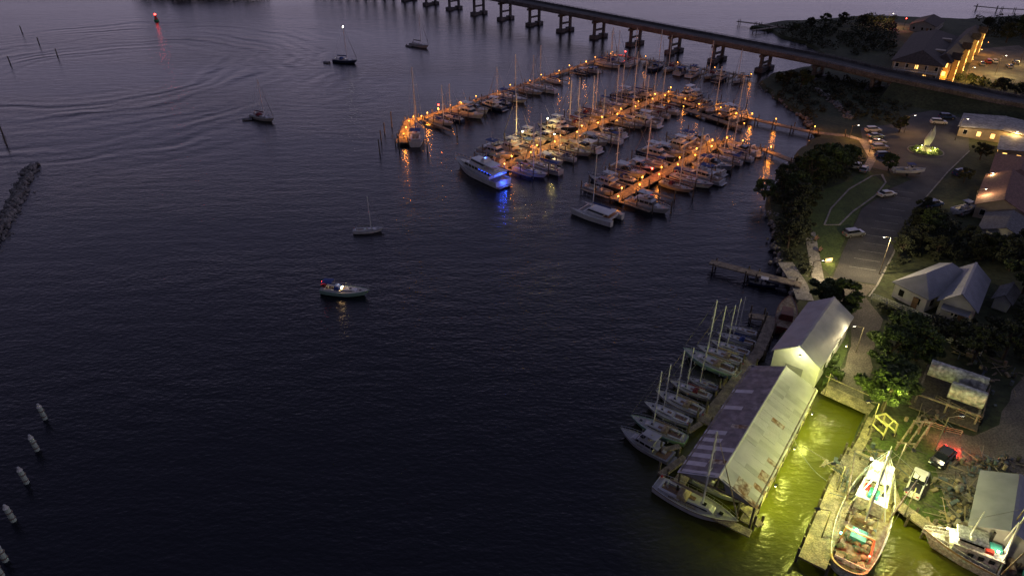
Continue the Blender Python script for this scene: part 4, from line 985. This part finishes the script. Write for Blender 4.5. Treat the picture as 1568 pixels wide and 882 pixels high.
# ---------------------------------------------------------------- water
def water():
    m=bpy.data.materials.new('water'); m.use_nodes=True; nt=m.node_tree;N=nt.nodes;K=nt.links; b=N['Principled BSDF']
    mb=MB(); S=3000; mb.face([(-S,-200,0),(S,-200,0),(S,S,0),(-S,S,0)],m)
    b.inputs['IOR'].default_value=1.33; b.inputs['Roughness'].default_value=.2
    geo=N.new('ShaderNodeNewGeometry')
    def noise(sc,det,mapping=None,rot=0):
        mp=N.new('ShaderNodeMapping'); K.new(geo.outputs['Position'],mp.inputs[0])
        if mapping: mp.inputs['Scale'].default_value=mapping
        mp.inputs['Rotation'].default_value=(0,0,rot)
        n=N.new('ShaderNodeTexNoise'); n.inputs['Scale'].default_value=sc; n.inputs['Detail'].default_value=det; K.new(mp.outputs[0],n.inputs['Vector']); return n.outputs['Fac']
    def math_(op,a,b_=None,c_=None):
        q=N.new('ShaderNodeMath'); q.operation=op
        for i,x in enumerate((a,b_,c_)):
            if x is None: continue
            if isinstance(x,(int,float)): q.inputs[i].default_value=x
            else: K.new(x,q.inputs[i])
        return q.outputs[0]
    f1=noise(1.2,4,(.8,1.4,1),.3); f2=noise(.25,3,(.6,1.5,1),-.2)
    # circular wake left by a boat turning off the marina
    vs=N.new('ShaderNodeVectorMath'); vs.operation='DISTANCE'; K.new(geo.outputs['Position'],vs.inputs[0]); vs.inputs[1].default_value=(-163,273,0)
    wob=noise(.03,4); r=math_('ADD',vs.outputs['Value'],math_('MULTIPLY',wob,26))
    ring=math_('SINE',math_('MULTIPLY',r,.8)); ring2=math_('SINE',math_('MULTIPLY',r,.37))
    def mapr(x,a,b_,c,d):
        q=N.new('ShaderNodeMapRange'); q.interpolation_type='SMOOTHSTEP'; K.new(x,q.inputs[0])
        for i,vv in enumerate((a,b_,c,d)): q.inputs[i+1].default_value=vv
        return q.outputs[0]
    patchy=mapr(noise(.022,3),.4,.62,.08,1)
    mask=math_('MULTIPLY',math_('MULTIPLY',mapr(r,35,65,0,1),mapr(r,95,150,1,0)),patchy)
    rr_=math_('MULTIPLY',math_('ADD',ring,ring2),math_('MULTIPLY',mask,.11))
    # wind patches: calmer and rougher areas
    wind=mapr(noise(.012,3,(.5,1.4,1)),.35,.65,.55,1.25)
    h=math_('ADD',math_('MULTIPLY',math_('ADD',math_('MULTIPLY',f1,.13),math_('MULTIPLY',f2,.2)),wind),rr_)
    bp=N.new('ShaderNodeBump'); bp.inputs['Strength'].default_value=1; bp.inputs['Distance'].default_value=1; K.new(h,bp.inputs['Height']); K.new(bp.outputs[0],b.inputs['Normal'])
    # silty yard basin, its green lamp glow painted into the base colour; clearer offshore
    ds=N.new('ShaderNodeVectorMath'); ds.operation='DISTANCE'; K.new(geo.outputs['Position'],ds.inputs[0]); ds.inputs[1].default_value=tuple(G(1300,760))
    silt_glow=mapr(ds.outputs['Value'],10,34,1,0)
    mx=N.new('ShaderNodeMix'); mx.data_type='RGBA'; K.new(silt_glow,mx.inputs[0]); mx.inputs[6].default_value=(.005,.006,.012,1); mx.inputs[7].default_value=(.085,.09,.01,1); K.new(mx.outputs[2],b.inputs['Base Color'])
    return mb.obj('water')
water()
# ---------------------------------------------------------------- sky
w=bpy.data.worlds.new('World'); scene.world=w; w.use_nodes=True; nt=w.node_tree;N=nt.nodes;K=nt.links; bg=N['Background']
tc=N.new('ShaderNodeTexCoord'); sep=N.new('ShaderNodeSeparateXYZ'); K.new(tc.outputs['Generated'],sep.inputs[0])
cr=N.new('ShaderNodeValToRGB'); K.new(sep.outputs['Z'],cr.inputs[0]); E=cr.color_ramp.elements
E[0].position=0; E[0].color=(.64,.52,.66,1); E[1].position=1; E[1].color=(.12,.13,.20,1)
for p,c in((.1,(.56,.48,.67,1)),(.28,(.31,.29,.50,1)),(.55,(.14,.14,.26,1))): e_=E.new(p); e_.color=c
dp=N.new('ShaderNodeVectorMath'); dp.operation='DOT_PRODUCT'; K.new(tc.outputs['Generated'],dp.inputs[0]); dp.inputs[1].default_value=(.62,.78,0)
mr=N.new('ShaderNodeMapRange'); mr.inputs[1].default_value=-1; mr.inputs[2].default_value=1; mr.inputs[3].default_value=.15; mr.inputs[4].default_value=1.15; K.new(dp.outputs['Value'],mr.inputs[0])
sk=N.new('ShaderNodeTexSky'); sk.sky_type='NISHITA'; sk.sun_disc=False; sk.sun_elevation=rad(-3); sk.sun_rotation=rad(25)
sc=N.new('ShaderNodeVectorMath'); sc.operation='SCALE'; K.new(cr.outputs[0],sc.inputs[0]); K.new(mr.outputs[0],sc.inputs[3])
s2=N.new('ShaderNodeVectorMath'); s2.operation='SCALE'; K.new(sk.outputs[0],s2.inputs[0]); s2.inputs[3].default_value=.1
ad=N.new('ShaderNodeVectorMath'); ad.operation='ADD'; K.new(sc.outputs[0],ad.inputs[0]); K.new(s2.outputs[0],ad.inputs[1])
K.new(ad.outputs[0],bg.inputs[0]); bg.inputs[1].default_value=1.0
cam=bpy.data.cameras.new('camera'); co=bpy.data.objects.new('camera',cam); COL.objects.link(co); co.location=(0,0,CAMH); co.rotation_euler=(math.pi/2-TH,0,0); cam.sensor_width=36; cam.lens=24.0; cam.clip_end=6000; cam.clip_start=.5
scene.camera=co
scene.view_settings.view_transform='Standard'; scene.view_settings.look='None'; scene.view_settings.exposure=0
